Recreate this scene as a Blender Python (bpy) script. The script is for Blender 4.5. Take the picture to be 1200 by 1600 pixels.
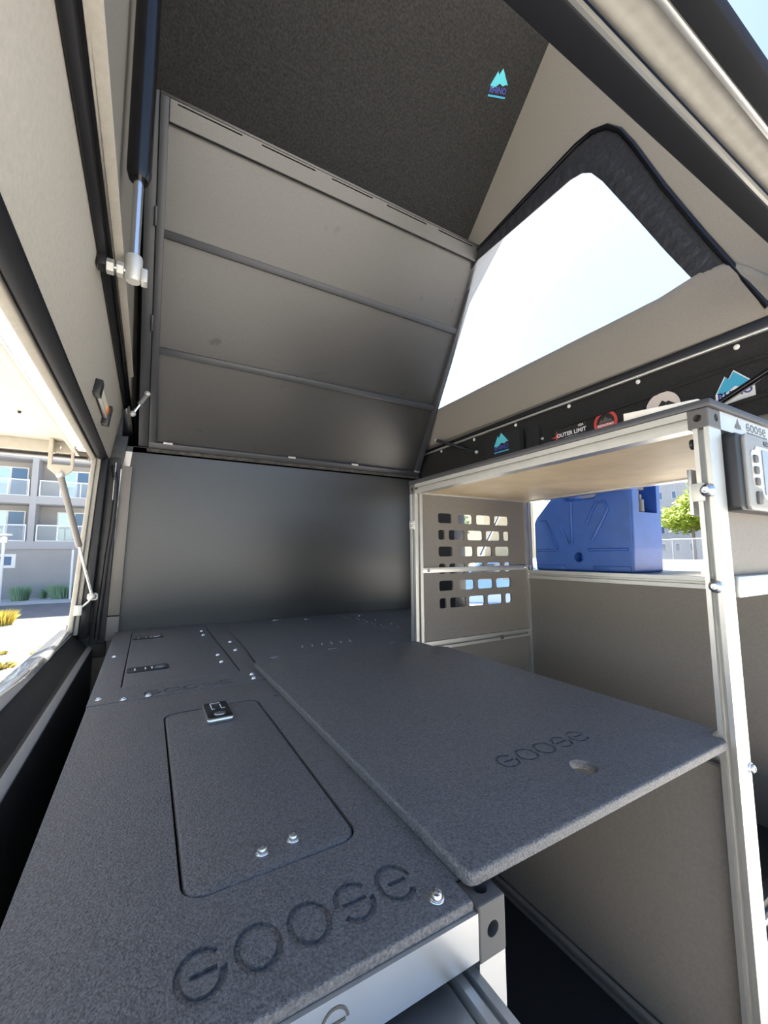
import bpy, bmesh, math, random
from mathutils import Vector, Matrix
random.seed(4)
for o in list(bpy.data.objects): bpy.data.objects.remove(o)
scene = bpy.context.scene
col = scene.collection
PI = math.pi

# ------------------------------------------------------------------ camera, sky, sun, exposure
# Working units: 1 unit = 0.30 m, measured from the eye of the photographer standing at the open tailgate.
S, ZO = 0.30, 2.75                      # eye is 0.825 m above the bed floor (z = 0)
cam_d = bpy.data.cameras.new('camera'); cam = bpy.data.objects.new('camera', cam_d); col.objects.link(cam)
cam_d.sensor_fit = 'HORIZONTAL'; cam_d.sensor_width = 36.0; cam_d.lens = 19.2
cam_d.clip_start = 0.02; cam_d.clip_end = 500
Rm = [[0.8675, 0.0450, 0.4954], [-0.4972, 0.0902, 0.8629], [-0.0058, -0.9949, 0.1007]]
xa = Vector((Rm[0][0], Rm[1][0], Rm[2][0])); za = -Vector((Rm[0][2], Rm[1][2], Rm[2][2])).normalized()
xa = (xa - za * xa.dot(za)).normalized(); ya = za.cross(xa)
cam.matrix_world = Matrix(((xa.x, ya.x, za.x, 0), (xa.y, ya.y, za.y, 0), (xa.z, ya.z, za.z, ZO * S), (0, 0, 0, 1)))
scene.camera = cam

SUN_ELEV, SUN_AZ = math.radians(57), math.radians(3)      # azimuth from +Y (bonnet) towards +X
world = bpy.data.worlds.new('world'); scene.world = world; world.use_nodes = True
wn = world.node_tree.nodes; wl = world.node_tree.links
sky = wn.new('ShaderNodeTexSky'); sky.sky_type = 'NISHITA'; sky.sun_disc = False
sky.sun_elevation = SUN_ELEV; sky.sun_rotation = SUN_AZ; sky.air_density = 1.0; sky.dust_density = 1.6; sky.ozone_density = 1.2
wl.new(sky.outputs[0], wn['Background'].inputs[0]); wn['Background'].inputs[1].default_value = 0.085
sd = bpy.data.lights.new('sun_offscreen', 'SUN'); sun = bpy.data.objects.new('sun_offscreen', sd); col.objects.link(sun)
sd.energy = 5.8; sd.angle = math.radians(0.6); sd.color = (1.0, 0.95, 0.86)
sdir = Vector((math.sin(SUN_AZ) * math.cos(SUN_ELEV), math.cos(SUN_AZ) * math.cos(SUN_ELEV), math.sin(SUN_ELEV)))
sun.rotation_euler = sdir.to_track_quat('Z', 'Y').to_euler(); sun.location = (0, 0, 12)
vs = scene.view_settings
vs.view_transform = 'Standard'; vs.look = 'None'; vs.gamma = 1.0; vs.use_curve_mapping = False; vs.exposure = 2.2

# ------------------------------------------------------------------ materials
MATS = {}
def mat(name, c, rough=0.5, metal=0.0, noise=None, bump=None, spec=0.5, emit=None, alpha=None, trans=0.0, transl=0.0, aniso=None, coat=0.0, stain=None):
    """noise=(scale, amount) varies the colour, bump=(scale, strength, distance_m), stain=(scale, threshold, colour)"""
    m = bpy.data.materials.new(name); m.use_nodes = True
    nt = m.node_tree; n = nt.nodes; l = nt.links; b = n['Principled BSDF']
    b.inputs['Base Color'].default_value = (*c, 1); b.inputs['Roughness'].default_value = rough
    b.inputs['Metallic'].default_value = metal; b.inputs['Specular IOR Level'].default_value = spec
    b.inputs['Coat Weight'].default_value = coat
    b.inputs['Transmission Weight'].default_value = trans
    tc = n.new('ShaderNodeTexCoord')
    out_col = None
    if noise:
        t = n.new('ShaderNodeTexNoise'); t.inputs['Scale'].default_value = noise[0]; t.inputs['Detail'].default_value = 4
        l.new(tc.outputs['Object'], t.inputs['Vector'])
        mp = n.new('ShaderNodeMapRange'); mp.inputs[1].default_value = .3; mp.inputs[2].default_value = .7
        mp.inputs[3].default_value = 1 - noise[1]; mp.inputs[4].default_value = 1 + noise[1]
        l.new(t.outputs[0], mp.inputs[0])
        mx = n.new('ShaderNodeVectorMath'); mx.operation = 'SCALE'; mx.inputs[0].default_value = c
        l.new(mp.outputs[0], mx.inputs['Scale']); out_col = mx.outputs[0]
    if stain:
        t = n.new('ShaderNodeTexNoise'); t.inputs['Scale'].default_value = stain[0]; t.inputs['Detail'].default_value = 6
        l.new(tc.outputs['Object'], t.inputs['Vector'])
        mp = n.new('ShaderNodeMapRange'); mp.inputs[1].default_value = stain[1]; mp.inputs[2].default_value = stain[1] + .08
        l.new(t.outputs[0], mp.inputs[0])
        mx = n.new('ShaderNodeMixRGB'); mx.inputs[2].default_value = (*stain[2], 1)
        if out_col: l.new(out_col, mx.inputs[1])
        else: mx.inputs[1].default_value = (*c, 1)
        l.new(mp.outputs[0], mx.inputs[0]); out_col = mx.outputs[0]
    if out_col: l.new(out_col, b.inputs['Base Color'])
    if bump:
        t = n.new('ShaderNodeTexNoise'); t.inputs['Scale'].default_value = bump[0]; t.inputs['Detail'].default_value = 2
        l.new(tc.outputs['Object'], t.inputs['Vector'])
        bp = n.new('ShaderNodeBump'); bp.inputs['Strength'].default_value = bump[1]; bp.inputs['Distance'].default_value = bump[2]
        l.new(t.outputs[0], bp.inputs['Height']); l.new(bp.outputs[0], b.inputs['Normal'])
    if emit:
        b.inputs['Emission Color'].default_value = (*emit[0], 1); b.inputs['Emission Strength'].default_value = emit[1]
    outn = n['Material Output']; last = b.outputs[0]
    if transl:
        tr = n.new('ShaderNodeBsdfTranslucent'); tr.inputs[0].default_value = (*c, 1)
        ms = n.new('ShaderNodeMixShader'); ms.inputs[0].default_value = transl
        l.new(b.outputs[0], ms.inputs[1]); l.new(tr.outputs[0], ms.inputs[2]); l.new(ms.outputs[0], outn.inputs[0]); last = ms.outputs[0]
    if alpha is not None:
        tp = n.new('ShaderNodeBsdfTransparent'); ms = n.new('ShaderNodeMixShader'); ms.inputs[0].default_value = alpha
        l.new(tp.outputs[0], ms.inputs[1]); l.new(last, ms.inputs[2]); l.new(ms.outputs[0], outn.inputs[0])
    MATS[name] = m
    return m

mat('board', (.110, .112, .118), .47, noise=(420, .5), bump=(480, .8, .0018), stain=(7, .68, (.140, .142, .146)))
mat('board_edge', (.12, .12, .12), .6, noise=(600, .4), bump=(500, .6, .0012))
mat('alu', (.62, .62, .60), .40, metal=.85, noise=(30, .04))
mat('alu_bright', (.62, .62, .60), .32, metal=.85, noise=(20, .03))
mat('steel', (.75, .75, .76), .2, metal=1.0)
mat('cast', (.62, .62, .58), .5, metal=.6)
mat('black_plastic', (.018, .019, .022), .4)
mat('block_dark', (.085, .083, .080), .5); mat('grey_plastic', (.085, .083, .080), .5)
mat('matte_black', (.010, .011, .014), .7, spec=.15); mat('rubber', (.010, .010, .012), .45)
mat('felt', (.014, .014, .014), .95, noise=(420, .6), bump=(500, .8, .002))
mat('headliner', (.019, .0185, .0175), .95, noise=(140, .55), bump=(260, .8, .003))
mat('dark_paint', (.058, .060, .066), .42, metal=.25, noise=(350, .10), bump=(900, .12, .0006))
mat('platform_panel', (.095, .094, .093), .40, metal=.75, noise=(260, .08), bump=(900, .10, .0006), stain=(11, .68, (.066, .064, .060)))
mat('front_panel', (.095, .094, .093), .36, metal=.8, noise=(300, .08), bump=(900, .10, .0006))
mat('tan_paint', (.44, .41, .35), .6, noise=(120, .06), bump=(380, .4, .0015))
mat('hatch_paint', (.44, .41, .35), .55, noise=(60, .05), bump=(300, .2, .001))
mat('canvas', (.27, .245, .21), .85, noise=(300, .10), bump=(700, .4, .001), transl=.15)
mat('binding', (.020, .021, .026), .6, noise=(90, .3), bump=(60, .6, .006))
mat('vinyl', (.95, .97, 1.0), .2, alpha=.35, transl=.85)
mat('laminate', (.185, .170, .152), .5, noise=(200, .08), bump=(700, .15, .0006))
mat('plywood', (.66, .53, .34), .55, noise=(14, .10))
mat('bedliner', (.008, .009, .011), .75, bump=(300, .5, .002))
mat('body_paint', (.52, .52, .52), .12, metal=.2, coat=1.0)
mat('sill_dark', (.045, .042, .038), .4, noise=(40, .2))
mat('seal_strip', (.66, .66, .66), .3, metal=.5)
mat('strut_black', (.005, .005, .007), .22)
mat('strut_grey', (.18, .17, .16), .35)
mat('can_blue', (.040, .125, .46), .38, noise=(25, .08), stain=(14, .70, (.10, .14, .36)))
mat('cyan', (.10, .52, .62), .4); mat('navy', (.05, .06, .28), .4); mat('sky_cyan', (.05, .36, .55), .4)
mat('white_ink', (.75, .75, .73), .5); mat('red_ink', (.55, .06, .05), .5); mat('grey_ink', (.10, .095, .085), .5)
mat('black_ink', (.015, .015, .016), .5); mat('patch', (.60, .52, .47), .7)
mat('paper', (.80, .76, .69), .7, noise=(40, .05)); mat('paper_edge', (.58, .55, .50), .7)
mat('lcd', (.16, .17, .20), .08, coat=1.0); mat('dev_face', (.30, .30, .29), .35, metal=.3); mat('dev_pale', (.46, .46, .46), .2, coat=.8)
mat('led', (1, 1, 1), .3, emit=((.93, .97, 1.0), 1.6))
mat('led_glass', (.8, .8, .8), .1, trans=.3); mat('orange', (.75, .20, .02), .35); mat('cream_led', (.75, .70, .50), .4)
mat('quilt', (.30, .285, .255), .7, noise=(40, .08), bump=(30, .35, .004))
mat('ground', (.62, .58, .52), .9, noise=(.6, .10), bump=(8, .3, .02))
mat('asphalt', (.175, .178, .185), .85, noise=(3, .12), bump=(60, .3, .01))
mat('kerb', (.56, .56, .56), .8, noise=(4, .08)); mat('pavement', (.52, .52, .52), .85, noise=(2, .06))
mat('bld_wall', (.36, .35, .34), .8, noise=(1.2, .05)); mat('bld_band', (.40, .40, .41), .8, noise=(1.0, .04))
mat('bld_soffit', (.40, .40, .41), .8); mat('white_frame', (.82, .82, .80), .5); mat('bld_glass', (.55, .64, .66), .05, metal=.7)
mat('bld_glass_dark', (.08, .16, .30), .06, coat=1.0)
mat('baluster', (.80, .83, .85), .4); mat('rail_glass', (.70, .78, .82), .1, alpha=.16)
mat('tan_wall', (.55, .47, .32), .8, noise=(1.5, .05))
mat('grass_green', (.30, .44, .27), .7); mat('grass_dry', (.62, .52, .12), .7); mat('weed', (.42, .36, .10), .7)
mat('leaf', (.33, .42, .06), .55, noise=(3, .3), transl=.35); mat('leaf_dark', (.12, .20, .08), .6, noise=(3, .3), transl=.3); mat('bark', (.16, .12, .09), .9)
mat('wire', (.55, .56, .57), .4, metal=.6); mat('car_paint', (.16, .30, .62), .2, coat=1.0); mat('car_glass', (.05, .07, .09), .05, coat=1.0)
mat('tyre', (.012, .012, .013), .8)
mat('wood_fibre', (.05, .045, .04), .9, noise=(60, .6))

# ------------------------------------------------------------------ mesh helpers (unit coordinates)
def W(p): return Vector((p[0] * S, p[1] * S, (p[2] + ZO) * S))
def rr(x0, y0, x1, y1, r, n=6):
    pts = []
    for cx, cy, a in ((x1 - r, y1 - r, 0), (x0 + r, y1 - r, 90), (x0 + r, y0 + r, 180), (x1 - r, y0 + r, 270)):
        for k in range(n + 1):
            t = math.radians(a + 90 * k / n); pts.append((cx + r * math.cos(t), cy + r * math.sin(t)))
    return pts
def circ(cx, cy, r, n=24, ry=None):
    return [(cx + r * math.cos(2 * PI * k / n), cy + (ry or r) * math.sin(2 * PI * k / n)) for k in range(n)]
def frame_axes(d):
    d = Vector(d).normalized(); up = Vector((0, 0, 1)) if abs(d.z) < .9 else Vector((0, 1, 0))
    a = d.cross(up).normalized(); return a, d.cross(a).normalized()
class MB:
    def __init__(self): self.v = []; self.f = []; self.mi = []; self.cur = 0
    def add(self, vs, fs):
        o = len(self.v); self.v += [tuple(p) for p in vs]
        for f in fs: self.f.append([o + i for i in f]); self.mi.append(self.cur)
        return self
    def hexa(self, p):
        return self.add(p, [(0, 3, 2, 1), (4, 5, 6, 7), (0, 1, 5, 4), (1, 2, 6, 5), (2, 3, 7, 6), (3, 0, 4, 7)])
    def box(self, x0, x1, y0, y1, z0, z1):
        return self.hexa([(x0, y0, z0), (x1, y0, z0), (x1, y1, z0), (x0, y1, z0), (x0, y0, z1), (x1, y0, z1), (x1, y1, z1), (x0, y1, z1)])
    def prism(self, poly, vec):
        n = len(poly); vec = Vector(vec); b = [tuple(Vector(p) + vec) for p in poly]
        return self.add(list(poly) + b, [tuple(range(n))[::-1], tuple(range(n, 2 * n))] + [(i, (i + 1) % n, n + (i + 1) % n, n + i) for i in range(n)])
    def tube(self, pts, r, n=10, caps=True):
        pts = [Vector(p) for p in pts]; rs = r if isinstance(r, (list, tuple)) else [r] * len(pts); o = len(self.v); vs = []
        a = None
        for i, p in enumerate(pts):
            d = (pts[min(i + 1, len(pts) - 1)] - pts[max(i - 1, 0)]).normalized()
            if a is None: a, b = frame_axes(d)
            else: a = (a - d * a.dot(d)).normalized(); b = d.cross(a)
            vs += [tuple(p + (a * math.cos(2 * PI * k / n) + b * math.sin(2 * PI * k / n)) * rs[i]) for k in range(n)]
        fs = [(i * n + k, i * n + (k + 1) % n, (i + 1) * n + (k + 1) % n, (i + 1) * n + k) for i in range(len(pts) - 1) for k in range(n)]
        if caps: fs += [tuple(range(n))[::-1], tuple(range((len(pts) - 1) * n, len(pts) * n))]
        return self.add(vs, fs)
    def cyl(self, a, b, r, n=16): return self.tube([a, b], r, n)
    def sweep(self, sec, p0, p1, ax, bx):
        """section points (a, b) carried from p0 to p1"""
        ax, bx = Vector(ax), Vector(bx)
        poly = [tuple(Vector(p0) + ax * a + bx * b) for a, b in sec]
        return self.prism(poly, Vector(p1) - Vector(p0))
    def xz(self, sec, y0, y1): return self.prism([(x, y0, z) for x, z in sec], (0, y1 - y0, 0))
    def yz(self, sec, x0, x1): return self.prism([(x0, y, z) for y, z in sec], (x1 - x0, 0, 0))
    def xy(self, sec, z0, z1): return self.prism([(x, y, z0) for x, y in sec], (0, 0, z1 - z0))
    def fill(self, loops, fn):
        """fill closed 2D loops (even-odd) and map them with fn"""
        bm = bmesh.new(); es = []
        for lp in loops:
            vv = [bm.verts.new((a, b, 0)) for a, b in lp]
            es += [bm.edges.new((vv[i], vv[(i + 1) % len(vv)])) for i in range(len(vv))]
        bmesh.ops.triangle_fill(bm, use_beauty=True, use_dissolve=False, edges=es, normal=(0, 0, 1))
        bm.verts.index_update()
        self.add([fn(v.co.x, v.co.y) for v in bm.verts], [tuple(v.index for v in f.verts) for f in bm.faces]); bm.free()
        return self
    def ring(self, lp, f0, f1):
        n = len(lp)
        return self.add([f0(a, b) for a, b in lp] + [f1(a, b) for a, b in lp], [(i, (i + 1) % n, n + (i + 1) % n, n + i) for i in range(n)])
    def plate(self, outer, holes, f0, f1):
        """solid plate with through holes between the maps f0 and f1"""
        self.fill([outer] + holes, f0); self.fill([outer] + holes, f1)
        for lp in [outer] + holes: self.ring(lp, f0, f1)
        return self
    def ball(self, c, r, n=10, m=6, sz=1.0, half=False):
        vs, fs = [], []; lo = 0 if half else -m
        rows = list(range(lo, m + 1))
        for j in rows:
            t = PI / 2 * j / m
            vs += [(c[0] + r * math.cos(t) * math.cos(2 * PI * k / n), c[1] + r * math.cos(t) * math.sin(2 * PI * k / n), c[2] + r * sz * math.sin(t)) for k in range(n)]
        fs = [(i * n + k, i * n + (k + 1) % n, (i + 1) * n + (k + 1) % n, (i + 1) * n + k) for i in range(len(rows) - 1) for k in range(n)]
        return self.add(vs, fs)
    def text(self, body, size, fn, align='CENTER', ext=0.0):
        cu = bpy.data.curves.new('t', 'FONT'); cu.body = body; cu.size = size; cu.align_x = align; cu.align_y = 'CENTER'; cu.resolution_u = 3
        cu.offset = ext
        ob = bpy.data.objects.new('t', cu); col.objects.link(ob)
        me = bpy.data.meshes.new_from_object(ob.evaluated_get(bpy.context.evaluated_depsgraph_get()))
        self.add([fn(v.co.x, v.co.y) for v in me.vertices], [tuple(p.vertices) for p in me.polygons])
        bpy.data.objects.remove(ob); bpy.data.curves.remove(cu); bpy.data.meshes.remove(me)
        return self
    def build(self, name, m, parent=None, bevel=0, seg=2, sharp=35, sub=0, flat=False, recalc=True):
        me = bpy.data.meshes.new(name); pts = [W(p) for p in self.v]
        if parent is None:
            lo = [min(p[i] for p in pts) for i in range(3)]; hi = [max(p[i] for p in pts) for i in range(3)]
            loc = Vector(((lo[0] + hi[0]) / 2, (lo[1] + hi[1]) / 2, lo[2]))
        else: loc = parent_world(parent)
        me.from_pydata([p - loc for p in pts], [], self.f)
        ms = m if isinstance(m, (list, tuple)) else [m]
        for q in ms: me.materials.append(MATS[q])
        for i, p in enumerate(me.polygons): p.material_index = self.mi[i]
        bm = bmesh.new(); bm.from_mesh(me)
        if recalc: 
            bmesh.ops.remove_doubles(bm, verts=bm.verts, dist=1e-6)
            bmesh.ops.recalc_face_normals(bm, faces=bm.faces)
        if bevel:
            es = [e for e in bm.edges if len(e.link_faces) == 2 and e.calc_face_angle(0) > .5]
            bmesh.ops.bevel(bm, geom=es, offset=bevel * S, segments=seg, affect='EDGES', profile=.5, clamp_overlap=True)
        if not flat:
            for f in bm.faces: f.smooth = True
            lim = math.radians(sharp)
            for e in bm.edges: e.smooth = not (len(e.link_faces) == 2 and e.calc_face_angle(0) > lim)
        bm.to_mesh(me); bm.free()
        o = bpy.data.objects.new(name, me); col.objects.link(o)
        if parent is None: o.location = loc
        else: o.parent = parent
        return o
def parent_world(p):
    v = Vector(p.location)
    while p.parent: p = p.parent; v += Vector(p.location)
    return v
def tag(o, label, cat, group=None, kind=None):
    if label: o['label'] = label
    if cat: o['category'] = cat
    if group: o['group'] = group
    if kind: o['kind'] = kind
    return o
def thing(name, label, cat, loc, group=None):
    o = bpy.data.objects.new(name, None); col.objects.link(o); o.location = W(loc); o.empty_display_size = .05
    return tag(o, label, cat, group)
def struct(o): o['kind'] = 'structure'; return o
def copy_tree(o, delta, parent=None, **kw):
    c = o.copy(); col.objects.link(c); c.parent = parent
    if parent is None: c.location = o.location + Vector(delta) * S
    for ch in [q for q in bpy.data.objects if q.parent == o]: copy_tree(ch, delta, c)
    return c
def share(proto, name, parent, at):
    """a further piece with the same mesh, moved by 'at' (units) from the first"""
    c = proto.copy(); col.objects.link(c); c.name = name; c.parent = parent; c.location = Vector(at) * S
    return c

# the maker's rounded lettering: closed 2D loops for each letter
def arc_loop(cx, cy, r, w, a0, a1, ry=1.0, n=22):
    t = [math.radians(a0 + (a1 - a0) * k / n) for k in range(n + 1)]
    o = [(cx + (r + w / 2) * math.cos(a), cy + (r + w / 2) * ry * math.sin(a)) for a in t]
    i = [(cx + (r - w / 2) * math.cos(a), cy + (r - w / 2) * ry * math.sin(a)) for a in t]
    return o + i[::-1]
def bar_loop(x0, x1, y, w): return [(x0, y - w / 2), (x1, y - w / 2), (x1, y + w / 2), (x0, y + w / 2)]
def goose(x0, x1, y, r, w, ry=1.0):
    """five letters G O O S E with centres spread from x0 to x1"""
    L = []; g = w * .35
    for k, ch in enumerate('GOOSE'):
        cx = x0 + (x1 - x0) * k / 4; ri = r - w / 2 - g
        if ch == 'O': L += [circ(cx, y, r + w / 2, 30, (r + w / 2) * ry), circ(cx, y, r - w / 2, 30, (r - w / 2) * ry)]
        if ch == 'G': L += [arc_loop(cx, y, r, w, 40, 358, ry), bar_loop(cx - r * .45, cx + ri, y, w)]
        if ch == 'S': L += [arc_loop(cx, y, r, w, 35, 178, ry), arc_loop(cx, y, r, w, -145, -2, ry), bar_loop(cx - ri, cx + ri, y, w)]
        if ch == 'E': L += [arc_loop(cx, y, r, w, 4, 320, ry), bar_loop(cx - r * .45, cx + ri, y, w)]
    return L
def inset(poly, d):
    n = len(poly); out = []
    area = sum(poly[i][0] * poly[(i + 1) % n][1] - poly[(i + 1) % n][0] * poly[i][1] for i in range(n)); sg = 1 if area > 0 else -1
    for i in range(n):
        p0, p1, p2 = Vector(poly[i - 1]), Vector(poly[i]), Vector(poly[(i + 1) % n])
        n1 = Vector((-(p1 - p0).y, (p1 - p0).x)).normalized(); n2 = Vector((-(p2 - p1).y, (p2 - p1).x)).normalized()
        b = (n1 + n2); b = b / max(.3, b.length_squared / 2)
        q = p1 + b * d * sg; out.append((q.x, q.y))
    return out
def slab(outer, z0, z1, ch=.012, holes=(), grooves=(), g=.012, steps=3):
    """board with rounded upper edge, through holes and engraved grooves"""
    m = MB(); Z = lambda z: (lambda a, b: (a, b, z)); holes = list(holes); grooves = list(grooves)
    prev, pz = outer, z0
    rings = [(outer, z0), (outer, z1 - ch)]
    for k in range(1, steps + 1):
        t = PI / 2 * k / steps; rings.append((inset(outer, ch * (1 - math.cos(t))), z1 - ch + ch * math.sin(t)))
    n = len(outer)
    for (a, za_), (b, zb_) in zip(rings, rings[1:]):
        m.add([(x, y, za_) for x, y in a] + [(x, y, zb_) for x, y in b], [(i, (i + 1) % n, n + (i + 1) % n, n + i) for i in range(n)])
    top = rings[-1][0]
    m.fill([top] + holes + grooves, Z(z1)); m.fill([outer] + holes, Z(z0))
    for h in holes: m.ring(h, Z(z0), Z(z1))
    for h in grooves: m.ring(h, Z(z1), Z(z1 - g))
    if grooves: m.fill(grooves, Z(z1 - g))
    return m

def tslot(w, h, slots='lrud', sw=.030, sd=.040, lip=.009):
    """aluminium extrusion section, a = width, b = height, slot on the named sides"""
    a, b = w / 2, h / 2; P = []
    def side(p, q, on):
        P.append(p)
        if not on: return
        p, q = Vector(p), Vector(q); d = (q - p).normalized(); nrm = Vector((-d.y, d.x)); mid = (p + q) / 2
        for s_, dd in ((-1, 0), (-.8, lip), (-1.5, lip * 1.5), (-1.2, sd), (1.2, sd), (1.5, lip * 1.5), (.8, lip), (1, 0)):
            c = mid + d * s_ * sw / 2 + nrm * dd; P.append((c.x, c.y))
    side((-a, -b), (a, -b), 'd' in slots); side((a, -b), (a, b), 'r' in slots); side((a, b), (-a, b), 'u' in slots); side((-a, b), (-a, -b), 'l' in slots)
    return P
AX = {'x': ((0, 1, 0), (0, 0, 1)), 'y': ((1, 0, 0), (0, 0, 1)), 'z': ((1, 0, 0), (0, 1, 0))}
def extr(name, axis, p0, p1, w, h, slots, parent, m='alu'):
    ax, bx = AX[axis]
    return MB().sweep(tslot(w, h, slots), p0, p1, ax, bx).build(name, m, parent, sharp=20)

def screw_mesh(c, r=.022, h=.018, socket=True):
    m = MB(); n = 14; prof = [(1.25, 0), (1.2, .12), (.98, .16), (.95, .55), (.80, .92), (.45, 1.0)] + ([(.38, .35), (0.001, .35)] if socket else [(0.001, 1.02)])
    vs = [(c[0] + r * q * math.cos(2 * PI * k / n), c[1] + r * q * math.sin(2 * PI * k / n), c[2] + h * z) for q, z in prof for k in range(n)]
    return m.add(vs, [(i * n + k, i * n + (k + 1) % n, (i + 1) * n + (k + 1) % n, (i + 1) * n + k) for i in range(len(prof) - 1) for k in range(n)])
def screws(parent, pts, z, r=.019, h=.017):
    p = None
    for x, y in pts:
        if p is None: p = screw_mesh((x, y, z), r, h).build('screw', 'steel', parent); x0, y0 = x, y
        else: share(p, 'screw', parent, (x - x0, y - y0, 0))
def carve(o, *cutters):
    """cut the solid MB shapes out of a closed mesh object"""
    for c in cutters:
        k = c.build('cutter', 'rubber', flat=True); bpy.context.view_layer.update()
        m = o.modifiers.new('cut', 'BOOLEAN'); m.operation = 'DIFFERENCE'; m.solver = 'EXACT'; m.object = k
        me = bpy.data.meshes.new_from_object(o.evaluated_get(bpy.context.evaluated_depsgraph_get()))
        o.modifiers.clear(); old = o.data; o.data = me; km = k.data
        bpy.data.objects.remove(k); bpy.data.meshes.remove(old); bpy.data.meshes.remove(km)
        me.name = o.name
        for f_ in me.polygons: f_.use_smooth = False
    return o
def vbolt(c, nrm, r, parent, name='bolt', m='steel', h=.02):
    """dome bolt with its axis along nrm"""
    nrm = Vector(nrm).normalized(); a, b = frame_axes(nrm); mb = MB(); n = 14; c = Vector(c)
    prof = [(1.15, 0), (1.12, .2), (.95, .3), (.85, .75), (.55, 1.0), (.40, 1.0), (.36, .45), (.001, .45)]
    vs = [tuple(c + (a * math.cos(2 * PI * k / n) + b * math.sin(2 * PI * k / n)) * r * q + nrm * h * z) for q, z in prof for k in range(n)]
    mb.add(vs, [(i * n + k, i * n + (k + 1) % n, (i + 1) * n + (k + 1) % n, (i + 1) * n + k) for i in range(len(prof) - 1) for k in range(n)])
    return mb.build(name, m, parent)

# ================================================================== STRUCTURE
CL = lambda z: -.29 + .0 * z           # left canvas plane
CR = lambda z: 4.62 - .115 * (z - 2.05)           # right canvas plane leans inwards
RZ = lambda y: 5.11 - .7814 * (y - 4.588)         # headliner plane
struct(MB().box(-.56, 5.0, .9, 6.6, -2.85, -2.75).build('floor', 'bedliner'))
struct(MB().xz([(-.56, -2.75), (5.0, -2.75), (5.0, 1.5), (-.24, 1.5), (-.52, -1.1), (-.56, -1.1)], 6.55, 6.62).build('wall_front', 'front_panel'))
# left: bed side with sill, upper wall above the opened hatch, corner posts
struct(MB().xz([(-.56, -2.75), (-.56, -1.19), (-.61, -1.17), (-.75, -.96), (-.75, -.98), (-1.0, -1.05), (-1.06, -1.5), (-1.08, -3.9), (-.7, -3.9), (-.66, -2.75)], .7, 6.62).build('wall_left', 'sill_dark', bevel=.01))
t = struct(MB().xz([(-.75, -.965), (-.735, -.945), (-.80, -.905), (-.90, -.92), (-1.01, -1.05), (-.99, -1.06)], .7, 6.5).build('trim_1', 'body_paint', bevel=.012))
struct(MB().xz([(-.618, -1.165), (-.563, -1.195), (-.556, -1.17), (-.604, -1.135)], .7, 6.5).build('trim_2', 'seal_strip', bevel=.006))
struct(MB().xz([(-.50, 1.28), (-.38, 2.05), (-.45, 2.07), (-.58, 1.32), (-.58, 1.25), (-.51, 1.25)], .75, 6.55).build('wall_left_upper', 'tan_paint', bevel=.012))
struct(MB().xz([(-.505, 1.25), (-.505, 1.285), (-.56, 1.36), (-.64, 1.36), (-.64, 1.27), (-.60, 1.22), (-.56, 1.22)], .75, 6.5).build('trim_3', 'matte_black', bevel=.01))
struct(MB().xz([(-.385, 2.01), (-.372, 2.00), (-.335, 2.03), (-.325, 2.06), (-.30, 2.06), (-.30, 2.14), (-.44, 2.14), (-.40, 2.05)], .75, 6.55).build('trim_4', 'rubber', bevel=.006))
struct(MB().xz([(-.305, 2.045), (-.238, 2.07), (-.24, 2.10), (-.305, 2.10)], .75, 5.45).build('trim_5', 'tan_paint', bevel=.006))
# front corner post of the left opening: slanted stack of frame, seal and trim
def slant(name, m, x0a, x1a, x0b, x1b, y0, y1, za_, zb_, bev=.012):
    """post leaning from (x0a..x1a) at za_ to (x0b..x1b) at zb_"""
    return struct(MB().hexa([(x0a, y0, za_), (x1a, y0, za_), (x1a, y1, za_), (x0a, y1, za_), (x0b, y0, zb_), (x1b, y0, zb_), (x1b, y1, zb_), (x0b, y1, zb_)]).build(name, m, bevel=bev))
slant('trim_6', 'hatch_paint', -.80, -.745, -.665, -.62, 6.22, 6.5, -.93, 1.26)
slant('trim_7', 'tan_paint', -.745, -.70, -.62, -.575, 6.27, 6.5, -.97, 1.26)
slant('trim_8', 'rubber', -.70, -.60, -.575, -.50, 6.30, 6.55, -1.02, 1.28)
slant('trim_9', 'sill_dark', -.60, -.43, -.50, -.37, 6.44, 6.58, -1.12, 1.30)
slant('trim_10', 'laminate', -.425, -.285, -.355, -.235, 6.46, 6.56, -.78, 1.20, .01)
slant('trim_11', 'laminate', -.435, -.29, -.425, -.285, 6.455, 6.56, -1.10, -.795, .01)
slant('trim_21', 'sill_dark', -.66, -.36, -.66, -.30, 6.50, 6.66, 1.16, 1.62)
slant('trim_22', 'sill_dark', -.86, -.42, -.84, -.42, 6.47, 6.66, -1.3, -.86)
slant('trim_12', 'dark_paint', -.86, -.62, -.72, -.50, .75, .88, -1.0, 1.27)
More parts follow.
